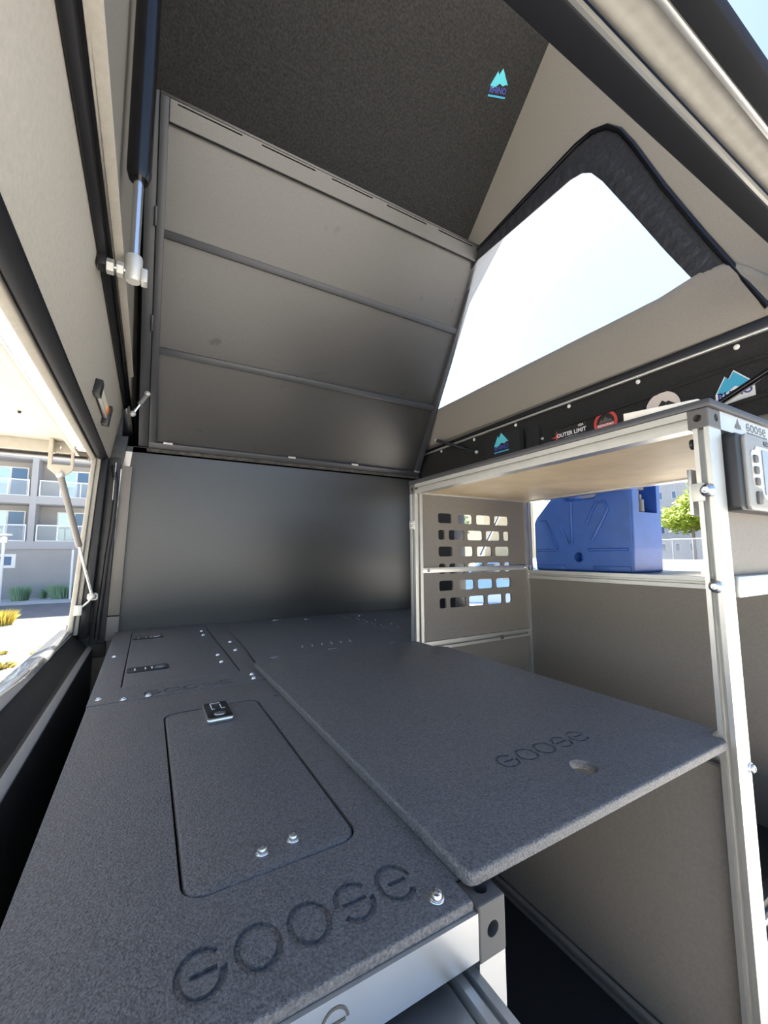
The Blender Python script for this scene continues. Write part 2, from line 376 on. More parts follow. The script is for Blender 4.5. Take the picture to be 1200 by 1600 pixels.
# right: bed side, posts, carpeted upper wall
struct(MB().xz([(5.0, -2.75), (5.0, -1.0), (5.3, -1.0), (5.4, -1.2), (5.45, -3.9), (5.1, -3.9), (5.06, -2.75)], .7, 6.62).build('wall_right', 'sill_dark', bevel=.01))
struct(MB().box(4.72, 4.98, 5.72, 6.55, -1.0, 1.3).build('trim_13', 'dark_paint', bevel=.02))
struct(MB().box(4.62, 5.2, .8, 1.25, -1.0, 1.3).build('trim_14', 'dark_paint', bevel=.02))
wr_ = struct(MB().xz([(4.66, 1.2), (4.70, 1.2), (4.98, 1.22), (4.72, 2.16), (4.60, 2.16), (4.62, 2.06), (4.66, 2.04)], .8, 6.55).build('wall_right_upper', 'felt', bevel=.008))
struct(MB().box(4.63, 4.66, 1.0, 6.45, 1.97, 2.045).build('trim_15', 'rubber', bevel=.004))
for y0, y1, z in ((1.30, 2.45, 1.70), (1.25, 1.75, 1.36), (2.2, 3.4, 1.66)):
    MB().tube([(4.65, y0, z + .02), (4.64, (y0 + y1) / 2, z), (4.65, y1, z - .02)], .022, 8).build('carpet_fold', 'felt', wr_)
pp = None
for y in (1.516, 2.403, 3.272, 4.163, 5.062, 5.946):
    vbolt((4.658, y, 1.888), (-1, 0, 0), .022, wr_, 'rivet', 'white_ink', .018)
vbolt((4.655, 3.70, 1.565), (-1, 0, 0), .02, wr_, 'rivet', 'alu', .02)
MB().box(4.54, 4.665, 4.0, 4.7, 1.2, 1.788).build('carpet_box', 'felt', wr_, bevel=.01)
MB().box(4.60, 4.665, 3.72, 3.93, 1.2, 1.76).build('shade_gap_box', 'felt', wr_, bevel=.006)  # black felt box added to imitate the shaded gap beside the carpet box
# cab-over shelf, roof, headliner, tent canvas
struct(MB().box(-.4, 4.95, 6.55, 8.9, 1.42, 1.495).build('trim_16', 'dark_paint'))
struct(MB().box(-.45, -.38, 6.55, 8.9, 1.3, 2.15).build('wall_left_front', 'dark_paint'))
struct(MB().box(4.66, 4.73, 6.55, 8.9, 1.3, 2.15).build('wall_right_front', 'dark_paint'))
struct(MB().box(-.45, 4.73, 8.85, 8.95, 1.3, 2.3).build('wall_front_upper', 'dark_paint'))
struct(MB().yz([(8.75, RZ(8.75)), (2.05, RZ(2.05)), (2.05, RZ(2.05) + .03), (8.75, RZ(8.75) + .03)], -.42, 4.74).build('ceiling', 'headliner'))
struct(MB().yz([(8.95, RZ(8.75) - .02), (8.75, RZ(8.75) + .03), (2.02, RZ(2.05) + .05), (1.98, RZ(2.05) - .08), (1.90, RZ(2.05) - .08), (1.90, RZ(2.05) + .22), (8.9, RZ(8.75) + .2)], -.6, 4.92).build('roof', 'dark_paint', bevel=.02))
top = lambda y: (y, RZ(y) - .004)
struct(MB().plate([(.95, 2.06), (8.6, 2.06), top(8.6), top(2.05)], [], lambda a, b: (CL(b), a, b), lambda a, b: (CL(b) - .012, a, b)).build('wall_canvas_left', 'canvas'))
WIN = [(1.70, 2.635), (6.55, 2.635), (6.62, 2.70), (4.66, 4.56), (4.50, 4.62), (3.5, 4.60), (2.86, 4.59), (2.70, 4.55), (2.58, 4.45), (2.47, 4.26), (2.2, 3.66), (1.95, 3.09)]
struct(MB().plate([(.95, 2.06), (8.6, 2.06), top(8.6), top(2.05)], [WIN], lambda a, b: (CR(b), a, b), lambda a, b: (CR(b) + .012, a, b)).build('wall_canvas_right', 'canvas'))
# tent window: clear pane, wide dark binding, gathered inner flap
win = thing('window_1', None, None, (4.55, 4, 2.64)); win['kind'] = 'structure'
MB().fill([WIN], lambda a, b: (CR(b) + .006, a, b)).build('pane', 'vinyl', win)
OUTER = [(1.62, 2.60), (1.20, 2.17), (1.32, 2.30), (1.60, 3.02), (1.87, 3.72), (2.10, 4.38), (2.20, 4.62), (2.33, 4.80), (2.50, 4.90), (2.70, 4.92), (3.5, 4.86), (4.55, 4.78), (4.75, 4.70), (4.66, 4.56), (4.50, 4.62), (3.5, 4.60), (2.86, 4.59), (2.70, 4.55), (2.58, 4.45), (2.47, 4.26), (2.2, 3.66), (1.95, 3.09), (1.72, 2.60)]
MB().plate(OUTER, [], lambda a, b: (CR(b) - .012, a, b), lambda a, b: (CR(b) + .004, a, b)).build('binding', 'binding', win)
path = [(1.25, 2.12), (1.62, 3.02), (1.89, 3.72), (2.12, 4.38), (2.22, 4.62), (2.35, 4.79), (2.52, 4.88), (2.72, 4.90), (3.5, 4.84), (4.6, 4.74)]
MB().tube([(CR(b) - .02, a, b) for a, b in path], [.030] * 9 + [.025], 10).build('zip_cover', 'strut_black', win, sharp=60)
gp = [(1.72, 2.60), (1.95, 3.09), (2.2, 3.66), (2.47, 4.26), (2.58, 4.45), (2.70, 4.55), (2.86, 4.59), (3.5, 4.60), (4.5, 4.62)]
g = MB(); rows = []; dense = []
for (a0, b0), (a1, b1) in zip(gp, gp[1:]):
    n = max(2, int(math.hypot(a1 - a0, b1 - b0) / .045))
    dense += [(a0 + (a1 - a0) * k / n, b0 + (b1 - b0) * k / n) for k in range(n)]
dense.append(gp[-1]); nn = len(dense); vs_ = []
for i, (a, b) in enumerate(dense):
    p = Vector(dense[max(i - 1, 0)]); q = Vector(dense[min(i + 1, nn - 1)]); d = (q - p).normalized(); nv = Vector((-d.y, d.x))
    if nv.y < 0 and nv.x > 0: nv = -nv
    for k in range(4):
        w_ = .02 - .0 + k * .055 - (.03 if k == 0 else 0)
        u = Vector((a, b)) + nv * w_
        h = .014 + .012 * math.sin(k / 3 * PI) + .007 * math.sin(i * 1.9 + k * .6) * (1 if k else .6)
        vs_.append((CR(u.y) - h, u.x, u.y))
g.add(vs_, [(i * 4 + k, i * 4 + k + 1, i * 4 + 5 + k, i * 4 + 4 + k) for i in range(nn - 1) for k in range(3)]).build('gathered_flap', 'binding', win)
# rolled canvas flap along the window's lower edge
fl = MB(); nseg = 46; vs_ = []
sec = [(0, 2.06), (-.020, 2.12), (-.036, 2.25), (-.040, 2.40), (-.046, 2.53), (-.044, 2.60), (-.024, 2.645), (.0, 2.64)]
for i in range(nseg + 1):
    y = 1.10 + (6.7 - 1.10) * i / nseg; wv = .006 * math.sin(i * .9) + .004 * math.sin(i * 2.3)
    lift = .05 * max(0, 1 - abs(y - 1.72) / .35) - .45 * max(0, (1.45 - y) / .35) ** 1.2
    for dx, z in sec:
        zz = z + lift * (z - 2.06) / .58
        vs_.append((CR(zz) + dx * (1 + wv * 12), y, zz))
m_ = len(sec)
fl.add(vs_, [(i * m_ + k, i * m_ + k + 1, (i + 1) * m_ + k + 1, (i + 1) * m_ + k) for i in range(nseg) for k in range(m_ - 1)]).build('window_flap', 'canvas', win, sharp=70)
# rear header over the tailgate with seal, rolled tent cloth, rail
struct(MB().yz([(.80, 2.02), (.935, 2.06), (.935, 2.3), (.80, 2.3)], -.5, 4.85).build('trim_17', 'matte_black', bevel=.015))
struct(MB().yz([(.785, 2.035), (.803, 2.035), (.803, 2.07), (.785, 2.07)], -.5, 4.85).build('trim_18', 'alu_bright'))
struct(MB().yz([(.622, 2.05), (.647, 2.05), (.647, 2.14), (.622, 2.14)], -.5, 4.85).build('trim_19', 'alu_bright', bevel=.004))
struct(MB().yz([(.535, 2.06), (.622, 2.06), (.622, 2.16), (.535, 2.16)], -.5, 4.85).build('trim_20', 'matte_black', bevel=.01))
q = MB(); nx, ny = 190, 9; vs_ = []
for i in range(nx + 1):
    x = -.5 + 5.35 * i / nx
    for k in range(ny):
        t = k / (ny - 1); y = .790 - .145 * t
        sag = .030 * math.sin(t * PI) ** .6 * (1 - .55 * math.exp(-((t - .45) / .06) ** 2))
        vs_.append((x, y, 2.105 - sag - .004 * math.sin(i * 1.7 + .5 * math.sin(i * .37)) * math.sin(t * PI)))
vs_ += [(x_, y_, 2.17) for x_ in (-.5, 4.85) for y_ in (.79, .645)]
q.add(vs_, [(i * ny + k, i * ny + k + 1, (i + 1) * ny + k + 1, (i + 1) * ny + k) for i in range(nx) for k in range(ny - 1)])
tag(q.build('rolled_tent_cloth', 'quilt', sharp=80), 'quilted grey tent cloth rolled along the rear roof edge', 'cloth')

# ================================================================== BED PLATFORM (tilted up)
PY0, PZ0, PY1, PZ1 = 6.55, 1.50, 4.42, 4.80
pl_ = Vector((0, PY1 - PY0, PZ1 - PZ0)); PLEN = pl_.length; pd = pl_ / PLEN; pn = Vector((0, -pd.z, pd.y))     # pn faces the tailgate
def PP(x, t, h=0):
    f = t / PLEN; xx = x if x < 2 else x - .11 * f
    v = Vector((xx - .04 * f * (1 if x < 2 else 0), PY0, PZ0)) + pd * t + pn * h; return tuple(v)
bp = thing('bed_platform', 'dark grey framed metal bed platform tilted up over the cab opening', 'bed platform', (2.2, 6.55, 1.5))
def pbox(name, x0, x1, t0, t1, h0, h1, m, par=bp, bev=.008):
    return MB().hexa([PP(x0, t0, h0), PP(x1, t0, h0), PP(x1, t1, h0), PP(x0, t1, h0), PP(x0, t0, h1), PP(x1, t0, h1), PP(x1, t1, h1), PP(x0, t1, h1)]).build(name, m, par, bevel=bev)
XL, XR = -.062, 4.545
T1, T2 = 1.335, 2.66
for a, b in ((.07, T1), (T1, T2), (T2, PLEN - .04)): pbox('panel', XL + .05, XR - .05, a, b, -.12, -.075, 'platform_panel', bev=0)
pbox('side_flange', XL - .125, XL - .004, 0, PLEN, -.14, -.03, 'dark_paint'); pbox('stile', XL, XL + .085, 0, PLEN, -.14, .0, 'dark_paint'); pbox('stile', XR - .085, XR, 0, PLEN, -.14, .0, 'dark_paint')
pbox('bottom_rail', XL, XR, 0, .09, -.14, .004, 'dark_paint')
tr_ = pbox('top_rail', XL + .085, XR - .085, PLEN - .23, PLEN - .02, -.14, -.004, 'platform_panel')
pbox('top_lip', XL, XR, PLEN - .03, PLEN, -.14, .004, 'platform_panel')
for k in range(5):
    x0 = .10 + k * .88; a0, a1, t0, t1 = x0, x0 + .66, PLEN - .060, PLEN - .046
    carve(tr_, MB().hexa([PP(a0, t0, -.06), PP(a1, t0, -.06), PP(a1, t1, -.06), PP(a0, t1, -.06), PP(a0, t0, .03), PP(a1, t0, .03), PP(a1, t1, .03), PP(a0, t1, .03)]))
for t in (T1, T2): pbox('crossbar', XL + .08, XR - .08, t - .045, t + .045, -.075, -.018, 'dark_paint')
pbox('hinge_strip', XL - .02, XR + .02, -.05, .005, -.10, .03, 'wood_fibre')
for x in (.12, 1.93, 3.08, 4.42): pbox('clip', x, x + .12, .085, .11, -.03, .012, 'cast', bev=.003)
for t, h in ((1.55, .0), (2.7, .0)): pbox('side_catch', XL - .02, XL + .01, t, t + .2, -.02, .012, 'dark_paint')

# ================================================================== OUTSIDE
struct(MB().box(-140, 140, -140, 46, -5.7, -5.5).build('ground', 'ground'))
struct(MB().box(-140, 140, 46, 61, -5.7, -5.52).build('road', 'asphalt'))
struct(MB().box(-140, 140, 61, 61.6, -5.7, -5.38).build('kerb', 'kerb'))
struct(MB().box(-140, 140, 61.6, 140, -5.7, -5.40).build('pavement', 'pavement'))
struct(MB().box(-140, 140, 45.4, 46, -5.7, -5.42).build('kerb', 'kerb'))
struct(MB().box(-14, -2.6, 14.5, 19.0, -5.6, -5.44).build('concrete_strip', 'kerb'))
# ================================================================== LEFT STORAGE UNIT AND COVERS
Zt = -1.0
lc = thing('storage_cabinet', 'low dark storage cabinet with aluminium frame and pulled-out drawer along the open side', 'cabinet', (.3, 3.7, -2.75))
MB().box(-.29, .86, 1.10, 6.50, -2.74, -2.70).build('base_panel', 'laminate', lc)
MB().box(-.29, -.25, 1.05, 6.50, -2.70, -1.03).build('side_panel', 'dark_paint', lc)
MB().box(.90, .94, 1.10, 6.50, -2.70, -1.17).build('side_panel', 'laminate', lc)
MB().box(-.25, .90, 6.44, 6.50, -2.70, -1.03).build('back_panel', 'dark_paint', lc)
rf = extr('front_rail', 'x', (-.30, 1.033, -1.090), (.868, 1.033, -1.090), .10, .122, 'r', lc, 'alu_bright')
MB().fill(goose(.06, .425, -1.085, .033, .007), lambda a, b: (a, .9815, b)).build('lettering', 'grey_ink', rf)
extr('side_rail', 'y', (.922, 1.09, -1.090), (.922, 3.66, -1.090), .10, .122, 'r', lc)
extr('front_post', 'z', (.922, 1.036, -2.74), (.922, 1.036, -1.166), .10, .10, 'lr', lc, 'alu')
extr('front_post', 'z', (-.25, 1.036, -2.74), (-.25, 1.036, -1.166), .10, .10, 'lr', lc, 'alu')
def block(x, y, z, w, h, par, faces=('f', 'l'), d=None):
    b = MB().box(x - w / 2, x + w / 2, y - w / 2, y + w / 2, z - h / 2, z + h / 2).build('corner_block', 'block_dark' if par is not lc else 'grey_plastic', par, bevel=.006)
    if 'f' in faces: carve(b, MB().cyl((x, y - w, z), (x, y + w * .1, z), .022, 20))
    if 'l' in faces: carve(b, MB().cyl((x - w, y, z), (x + w * .1, y, z), .022, 20))
    if 't' in faces: carve(b, MB().cyl((x, y, z - h * .1 + .04), (x, y, z + h), .022, 20))
    return b
block(.922, 1.034, -1.09, .104, .152, lc, ('f', 't'))
# pulled-out drawer with bright lid
dr = MB().box(-.22, .795, .50, 1.60, -1.95, -1.215).build('drawer', 'alu_bright', lc, bevel=.012)
MB().xy(rr(-.18, .52, .785, 1.04, .03), -1.215, -1.200).build('drawer_lid', 'alu_bright', dr, bevel=.004)
MB().plate(rr(-.08, .56, .72, .985, .16, 10), [rr(-.068, .572, .708, .973, .15, 10)], lambda a, b: (a, b, -1.200), lambda a, b: (a, b, -1.194)).build('lid_rim', 'alu_bright', dr)
MB().sweep(tslot(.07, .05, 'u', .02, .03), (.832, .48, -1.205), (.832, 1.60, -1.205), (1, 0, 0), (0, 0, 1)).build('slide_rail', 'alu', dr, sharp=20)
MB().cyl((.845, .48, -1.245), (.845, 1.55, -1.245), .014, 10).build('slide_rod', 'steel', dr)

# front cover with hatch, latch, screws and engraved lettering
HB = rr(.128, 1.40, .704, 3.02, .075)
fc = thing('cabinet_cover', 'black textured cover board with rounded hatch and large engraved lettering by the tailgate', 'cover board', (.3, 2.2, -1.05))
outer = [(-.3, .996), (.862, .996), (.868, 1.092), (.95, 1.092), (.95, 3.432), (-.307, 3.432)]
slab(outer, -1.028, Zt, .010, [HB] + [circ(x, y, .010, 16) for x, y in ((.885, 2.30), (.885, 2.83), (.83, 3.0))], goose(.155, .70, 1.165, .052, .017, 1.25), .009).build('board', 'board', fc, sharp=50)
lid = slab(inset(HB, .009), -1.026, Zt + .001, .012).build('hatch_lid', 'board', fc, sharp=50)
screws(lid, [(.38, 1.50), (.49, 1.51)], Zt + .001)
screws(fc, [(.775, 1.055)], Zt)
lt = MB().xy(rr(.345, 2.70, .50, 3.0, .02), Zt, Zt + .030).build('latch', 'steel', lid, bevel=.010)
MB().xy(rr(.355, 2.715, .492, 2.99, .018), Zt + .030, Zt + .034).build('latch_plate', 'strut_black', lt, bevel=.002)
for x0, x1, y0, y1 in ((.39, .395, 2.86, 2.97), (.39, .45, 2.965, 2.972), (.39, .41, 2.858, 2.864), (.445, .45, 2.86, 2.94), (.445, .47, 2.858, 2.864)):
    MB().box(x0, x1, y0, y1, Zt + .034, Zt + .035).build('latch_mark', 'white_ink', lt)
MB().xy(circ(.425, 2.765, .034, 22, .030), Zt + .034, Zt + .041).build('latch_button', 'steel', lt, bevel=.003)
def insert(par, x, y, z, r=.022):
    a = MB().plate(circ(x, y, r, 18), [circ(x, y, r * .55, 18)], lambda a, b: (a, b, z + .003), lambda a, b: (a, b, z)).build('insert', 'steel', par)
for x, y in ((.885, 2.30), (.885, 2.83), (.83, 3.0)): insert(fc, x, y, Zt, .018)

# second cover farther in
fc2 = thing('cabinet_cover', 'black textured cover board with square hatch and small engraved lettering by front wall', 'cover board', (.3, 5, -1.05))
HB2 = rr(-.136, 3.76, .742, 6.28, .045)
outer2 = [(-.312, 3.444), (.905, 3.444), (.895, 3.86), (.915, 4.2), (.942, 4.6), (.958, 5.2), (.955, 5.85), (.915, 6.53), (-.33, 6.53)]
slab(outer2, -1.028, Zt + .002, .009, [HB2], goose(.075, .59, 3.535, .050, .016, 1.0), .009).build('board', 'board', fc2, sharp=50)
lid2 = slab(inset(HB2, .010), -1.026, Zt + .003, .010).build('hatch_lid', 'board', fc2, sharp=50)
for y in (4.18, 5.75):
    r_ = MB().xy(rr(-.115, y, .21, y + .17, .03), Zt + .003, Zt + .010).build('latch', 'black_plastic', lid2, bevel=.003)
    MB().xy(circ(.14, y + .085, .045, 18, .035), Zt + .010, Zt + .016).build('latch_button', 'steel', r_)
    for x in (-.06, .02, .07): MB().box(x, x + .012, y + .05, y + .12, Zt + .010, Zt + .0115).build('latch_mark', 'white_ink', r_)
screws(lid2, [(.65, 4.47), (.64, 4.17), (.65, 5.93), (.64, 5.64)], Zt + .003, .020, .012)
screws(fc2, [(-.25, 3.56), (-.10, 3.47), (.05, 3.47), (.80, 3.62), (.79, 3.50), (-.24, 4.93), (.86, 5.05), (.84, 4.6)], Zt + .002, .020, .012)

# centre and right covers of the front platform
pc = thing('platform_cover', 'black cover board with rows of small slots between the front wall and the table', 'cover board', (1.8, 5.2, -1.07))
slab([(.972, 3.70), (2.765, 3.70), (2.765, 6.53), (.93, 6.53), (.972, 5.85), (.975, 5.2), (.958, 4.6), (.935, 4.2)], -1.07, -1.012, .01).build('board', 'board', pc, sharp=50)
def dash(par, x, y, w, d, z): return MB().xy(rr(x - w / 2, y - d / 2, x + w / 2, y + d / 2, min(w, d) * .45, 3), z, z + .006).build('slot_plate', 'steel', par, bevel=.001)
for x, y, w, d in ((2.2, 6.27, .10, .05), (1.76, 6.42, .12, .04), (1.76, 4.19, .10, .03), (1.13, 4.15, .08, .03), (2.45, 4.10, .07, .03)): dash(pc, x, y, w, d, -1.012)
for k in range(6):
    for j in range(2): dash(pc, 1.50 + k * .115 + j * .02, 4.42 + j * .06, .014, .035, -1.012)
pr = thing('platform_cover', 'black cover board with framed hatch at the foot of the perforated panel', 'cover board', (3.6, 5.2, -1.07))
HB3 = rr(2.96, 4.15, 4.30, 6.40, .04)
slab([(2.785, 3.97), (4.60, 3.97), (4.60, 6.53), (2.785, 6.53)], -1.07, -1.012, .01, [HB3]).build('board', 'board', pr, sharp=50)
slab(inset(HB3, .012), -1.065, -1.010, .01).build('hatch_lid', 'board', pr, sharp=50)
for k in range(8): dash(pr, 2.86 + (k % 2) * .03, 5.0 + k * .13, .02, .02, -1.012)
for x, y in ((3.02, 4.9), (3.05, 5.6), (3.02, 6.1), (3.1, 5.2)): dash(pr, x, y, .03, .03, -1.010)
fb = thing('base_cabinet', 'dark base cabinet carrying the covers in front of the cab wall', 'cabinet', (2.8, 5.2, -2.75))
MB().box(.985, 2.56, 3.90, 3.95, -2.745, -1.075).build('front_panel', 'laminate', fb)
MB().box(.98, 4.6, 6.44, 6.50, -2.745, -1.075).build('rear_panel', 'laminate', fb)
MB().box(2.75, 2.80, 3.98, 6.44, -2.745, -1.075).build('divider', 'laminate', fb)
MB().box(4.55, 4.60, 3.98, 6.44, -2.745, -1.075).build('side_panel', 'laminate', fb)

# ================================================================== TABLE BOARD
tb = thing('table_board', 'black textured table board with finger hole and engraved lettering bridging to the tall cabinet', 'table', (1.8, 2.4, -1.0))
outer = [(.885, 1.032), (.905, 1.026), (2.59, 1.030), (2.615, 1.048), (2.615, 1.12), (2.725, 1.12), (2.72, 3.43), (2.615, 3.55), (2.60, 3.845), (.862, 3.845), (.868, 3.2), (.875, 1.05)]
slab(outer, -.996, -.957, .013, [circ(1.743, 1.245, .058, 28, .062)], goose(1.485, 1.99, 1.452, .050, .014), .007, 4).build('board', 'board', tb, sharp=60)
MB().box(1.0, 2.4, 3.40, 3.55, -1.045, -.995).build('batten', 'laminate', tb)

# ================================================================== TALL RIGHT CABINET
rc = thing('tall_cabinet', 'open aluminium framed cabinet with perforated end panel and dark top', 'cabinet', (3.5, 2.45, -2.75))
XC, XB, YN, YF = 2.62, 4.54, 1.005, 3.96
pw = .105
ZR0, ZR1 = .683, .790
# posts
px0 = XC + pw / 2
p_ = extr('post', 'z', (px0 + .02, YN + .038, -2.74), (px0 + .02, YN + .038, ZR0), .145, .076, 'l', rc)
extr('post', 'z', (px0, YF - pw / 2, -2.74), (px0, YF - pw / 2, ZR0), pw, pw, 'ld', rc)
extr('post', 'z', (XB - pw / 2, YF - pw / 2, -2.74), (XB - pw / 2, YF - pw / 2, ZR0), pw, pw, 'ld', rc)
extr('post', 'z', (XB - pw / 2, YN + .05, -2.74), (XB - pw / 2, YN + .05, ZR0), pw, pw, 'l', rc)
bl = MB().box(XC - .004, XC + .146, YN - .004, YN + .098, ZR0 - .002, ZR1).build('corner_block', 'block_dark', rc, bevel=.006)
carve(bl, MB().cyl((XC - .05, YN + .048, .738), (XC + .05, YN + .048, .738), .021, 20), MB().cyl((XC + .09, YN - .05, .742), (XC + .09, YN + .06, .742), .023, 20))
block(XC + .05, YF - .05, .737, .104, .106, rc, ('l',)); block(XB - .05, YF - .05, .737, .104, .106, rc, ()); block(XB - .05, YN + .05, .737, .104, .106, rc, ())
# rails
zr = (ZR0 + ZR1) / 2
extr('top_rail', 'y', (XC + .052, YN + .098, zr), (XC + .052, YF - .10, zr), .10, .107, 'l', rc)
extr('top_rail', 'y', (XB - .052, YN + .098, zr), (XB - .052, YF - .10, zr), .10, .107, 'l', rc)
extr('top_rail', 'x', (XC + .10, YF - .05, zr), (XB - .10, YF - .05, zr), .10, .107, 'l', rc)
fr = extr('top_rail', 'x', (XC + .146, YN + .048, zr), (XB - .10, YN + .048, zr), .10, .107, '', rc)
fy = YN - .0035
MB().fill(goose(3.13, 3.37, .748, .021, .008), lambda a, b: (a, fy, b)).build('lettering', 'grey_ink', fr)
MB().fill([[(3.03, .715), (3.05, .745), (3.058, .738), (3.08, .782), (3.10, .742), (3.108, .750), (3.125, .715), (3.098, .728), (3.088, .712), (3.075, .73), (3.06, .712), (3.05, .724)]], lambda a, b: (a - .09, fy, b)).build('emblem', 'grey_ink', fr)
MB().box(3.11, 3.40, fy - .001, fy + .001, .709, .716).build('underline', 'grey_ink', fr)
extr('window_rail', 'y', (XB - .05, YN + .09, -.285), (XB - .05, YF - .10, -.285), .10, .11, 'l', rc)
extr('end_rail', 'x', (XC + .10, YF - .05, -1.045), (XB - .10, YF - .05, -1.045), .10, .095, 'l', rc)
extr('base_rail', 'y', (XC + .05, YN + .08, -2.715), (XC + .05, YF - .10, -2.715), .10, .07, 'lu', rc, 'alu_bright')
extr('base_rail', 'x', (XC + .10, YF - .05, -2.715), (XB - .10, YF - .05, -2.715), .10, .07, 'l', rc)
extr('middle_rail', 'y', (XC + .09, YN + .08, -1.115), (XC + .09, YF - .10, -1.115), .06, .06, 'l', rc, 'alu_bright')
# panels
MB().box(XC + .055, XC + .080, YN + .09, YF - .10, -2.685, -1.135).build('lower_panel', 'laminate', rc)
MB().box(XB - .062, XB - .035, YN + .09, YF - .10, -2.70, -.335).build('back_panel', 'laminate', rc)
MB().box(XC + .10, XB - .10, YF - .065, YF - .045, -2.70, -1.09).build('end_panel', 'laminate', rc)
holes = []
rowA = [(2.975, 3.185), (3.275, 3.515), (3.575, 3.83), (3.885, 4.145)]
rowB = [(2.975, 3.075), (3.13, 3.375), (3.425, 3.68), (3.73, 3.985), (4.04, 4.15)]
zs = [.475, .276, .078, -.125, -.325, -.527]
for i, zt in enumerate(zs):
    for a, b in (rowA, rowB)[i % 2]: holes.append(rr(a, zt - .118, b, zt, .025, 3))
ox0, ox1 = XC + .10, XB - .10
MB().plate([(ox0, -1.0), (ox1, -1.0), (ox1, ZR0), (ox0, ZR0)], holes, lambda a, b: (a, YF - .070, b), lambda a, b: (a, YF - .045, b)).build('perforated_panel', 'laminate', rc, sharp=30)
stp = MB().box(XC + .10, XB - .02, YF - .098, YF - .086, -.225, -.165).build('strap', 'alu', rc, bevel=.003)
for x in (2.80, 4.40): vbolt((x, YF - .098, -.195), (0, -1, 0), .018, stp)
# plywood underside and dark top board
MB().box(XC + .10, XB - .10, YN + .095, YF - .095, .70, .73).build('underside_board', 'plywood', rc)
MB().box(XC - .01, XB + .01, YN - .02, YF + .01, ZR1, .838).build('top_board', 'dark_paint', rc, bevel=.012)
# small fittings
hg = MB().box(XC - .012, XC + .004, 3.86, 3.96, .27, .37).build('hinge', 'cast', rc, bevel=.006)
for z in (.295, .345): vbolt((XC - .012, 3.91, z), (-1, 0, 0), .012, hg, h=.008)
MB().box(XC + .10, XC + .125, YF - .082, YF - .07, -.88, -.72).build('door_stop', 'white_ink', rc, bevel=.003)
vbolt((3.92, YF - .102, -1.06), (0, -1, 0), .024, rc, 'cam_lock', 'grey_plastic', .02)
vbolt((XC - .001, 1.033, -.185), (-1, 0, 0), .030, rc); vbolt((2.755, YN - .0, -1.115), (0, -1, 0), .024, rc)
ct = MB().box(XC - .008, XC + .002, 1.045, 1.11, .275, .375).build('catch', 'cast', rc, bevel=.004)
MB().box(XC - .004, XC + .10, 1.105, 1.125, .20, .46).build('catch_arm', 'alu', ct, bevel=.004)
vbolt((XC - .008, 1.030, .330), (-1, 0, 0), .032, rc, h=.03)
MB().cyl((XC + .02, 1.085, .60), (XC + .02, 1.10, .60), .03, 12).build('bumper', 'rubber', rc)
# front side of the cabinet (faces the tailgate)
MB().box(XC + .15, XB - .10, YN + .05, YN + .075, -.14, .685).build('front_panel', 'laminate', rc)
MB().box(XC + .19, XB - .10, YN - .005, YN + .045, -.252, -.137).build('front_bar', 'alu_bright', rc, bevel=.006)
bx = thing('slide_tray', 'black sliding tray with bright runners under the front of the tall cabinet', 'tray', (3.5, 1.6, -2.75))
MB().box(2.79, 4.40, YN + .02, 3.70, -2.30, -2.20).build('tray_base', 'black_plastic', bx, bevel=.01)
MB().box(2.79, 4.40, YN + .02, 3.70, -2.745, -2.69).build('bed_plate', 'black_plastic', bx)
MB().box(2.80, 2.86, YN + .02, 3.70, -2.69, -2.30).build('side_wall', 'black_plastic', bx)
MB().box(4.34, 4.40, YN + .02, 3.70, -2.69, -2.30).build('side_wall', 'black_plastic', bx)
for z in (-2.03, -1.93): MB().box(2.79, 4.40, YN + .03, YN + .06, z, z + .03).build('runner', 'steel', bx, bevel=.006)
MB().box(2.79, 4.40, YN + .06, YN + .12, -2.20, -1.86).build('tray_front', 'black_plastic', bx, bevel=.01)

# battery monitor on the front of the cabinet
dv = thing('battery_monitor', 'grey battery monitor with screen and buttons mounted under the cabinet top', 'monitor', (3.3, .98, .22))
MB().xz(rr(2.80, .225, 3.62, .665, .03), .955, 1.050).build('housing', 'black_plastic', dv, bevel=.012)
MB().xz(rr(2.865, .228, 3.60, .662, .03), .935, .957).build('face', 'dev_face', dv, bevel=.006)
MB().plate([(2.915, .40), (2.93, .37), (3.02, .35), (3.05, .30), (3.13, .28), (3.55, .28), (3.55, .60), (2.99, .60), (2.97, .575), (2.93, .57), (2.915, .55)], [], lambda a, b: (a, .9345, b), lambda a, b: (a, .930, b)).build('trim_plate', 'dev_pale', dv)
MB().xz(rr(3.06, .32, 3.52, .585, .012), .926, .931).build('screen', 'lcd', dv)
for z in (.52, .455, .39): MB().xz(rr(2.935, z - .022, 2.985, z + .022, .012, 4), .920, .935).build('button', 'grey_plastic', dv, bevel=.003)
MB().xz(rr(2.945, .262, 3.0, .335, .012, 4), .922, .936).build('button', 'grey_plastic', dv, bevel=.003)
MB().xz(rr(3.14, .245, 3.24, .272, .01, 4), .922, .936).build('button', 'grey_plastic', dv, bevel=.003)
MB().text('REDARC', .042, lambda a, b: (3.19 + a, .9335, .628 + b), ext=.0006).build('lettering', 'black_ink', dv)

# things on the cabinet top
pb = thing('wood_offcut', 'pale flat board lying on the dark cabinet top', 'board', (2.9, 1.3, .838))
MB().hexa([(2.66, 1.06, .839), (2.95, 1.06, .839), (2.98, 1.47, .839), (2.68, 1.49, .839), (2.66, 1.06, .862), (2.95, 1.06, .862), (2.98, 1.47, .908), (2.68, 1.49, .908)]).build('sheet', 'paper', pb, bevel=.004)
MB().hexa([(2.735, 1.20, .838), (2.94, 1.20, .838), (2.97, 1.475, .838), (2.745, 1.495, .838), (2.735, 1.20, .842), (2.94, 1.20, .842), (2.97, 1.475, .872), (2.745, 1.495, .872)]).build('under_sheet', 'paper_edge', pb, bevel=.002)

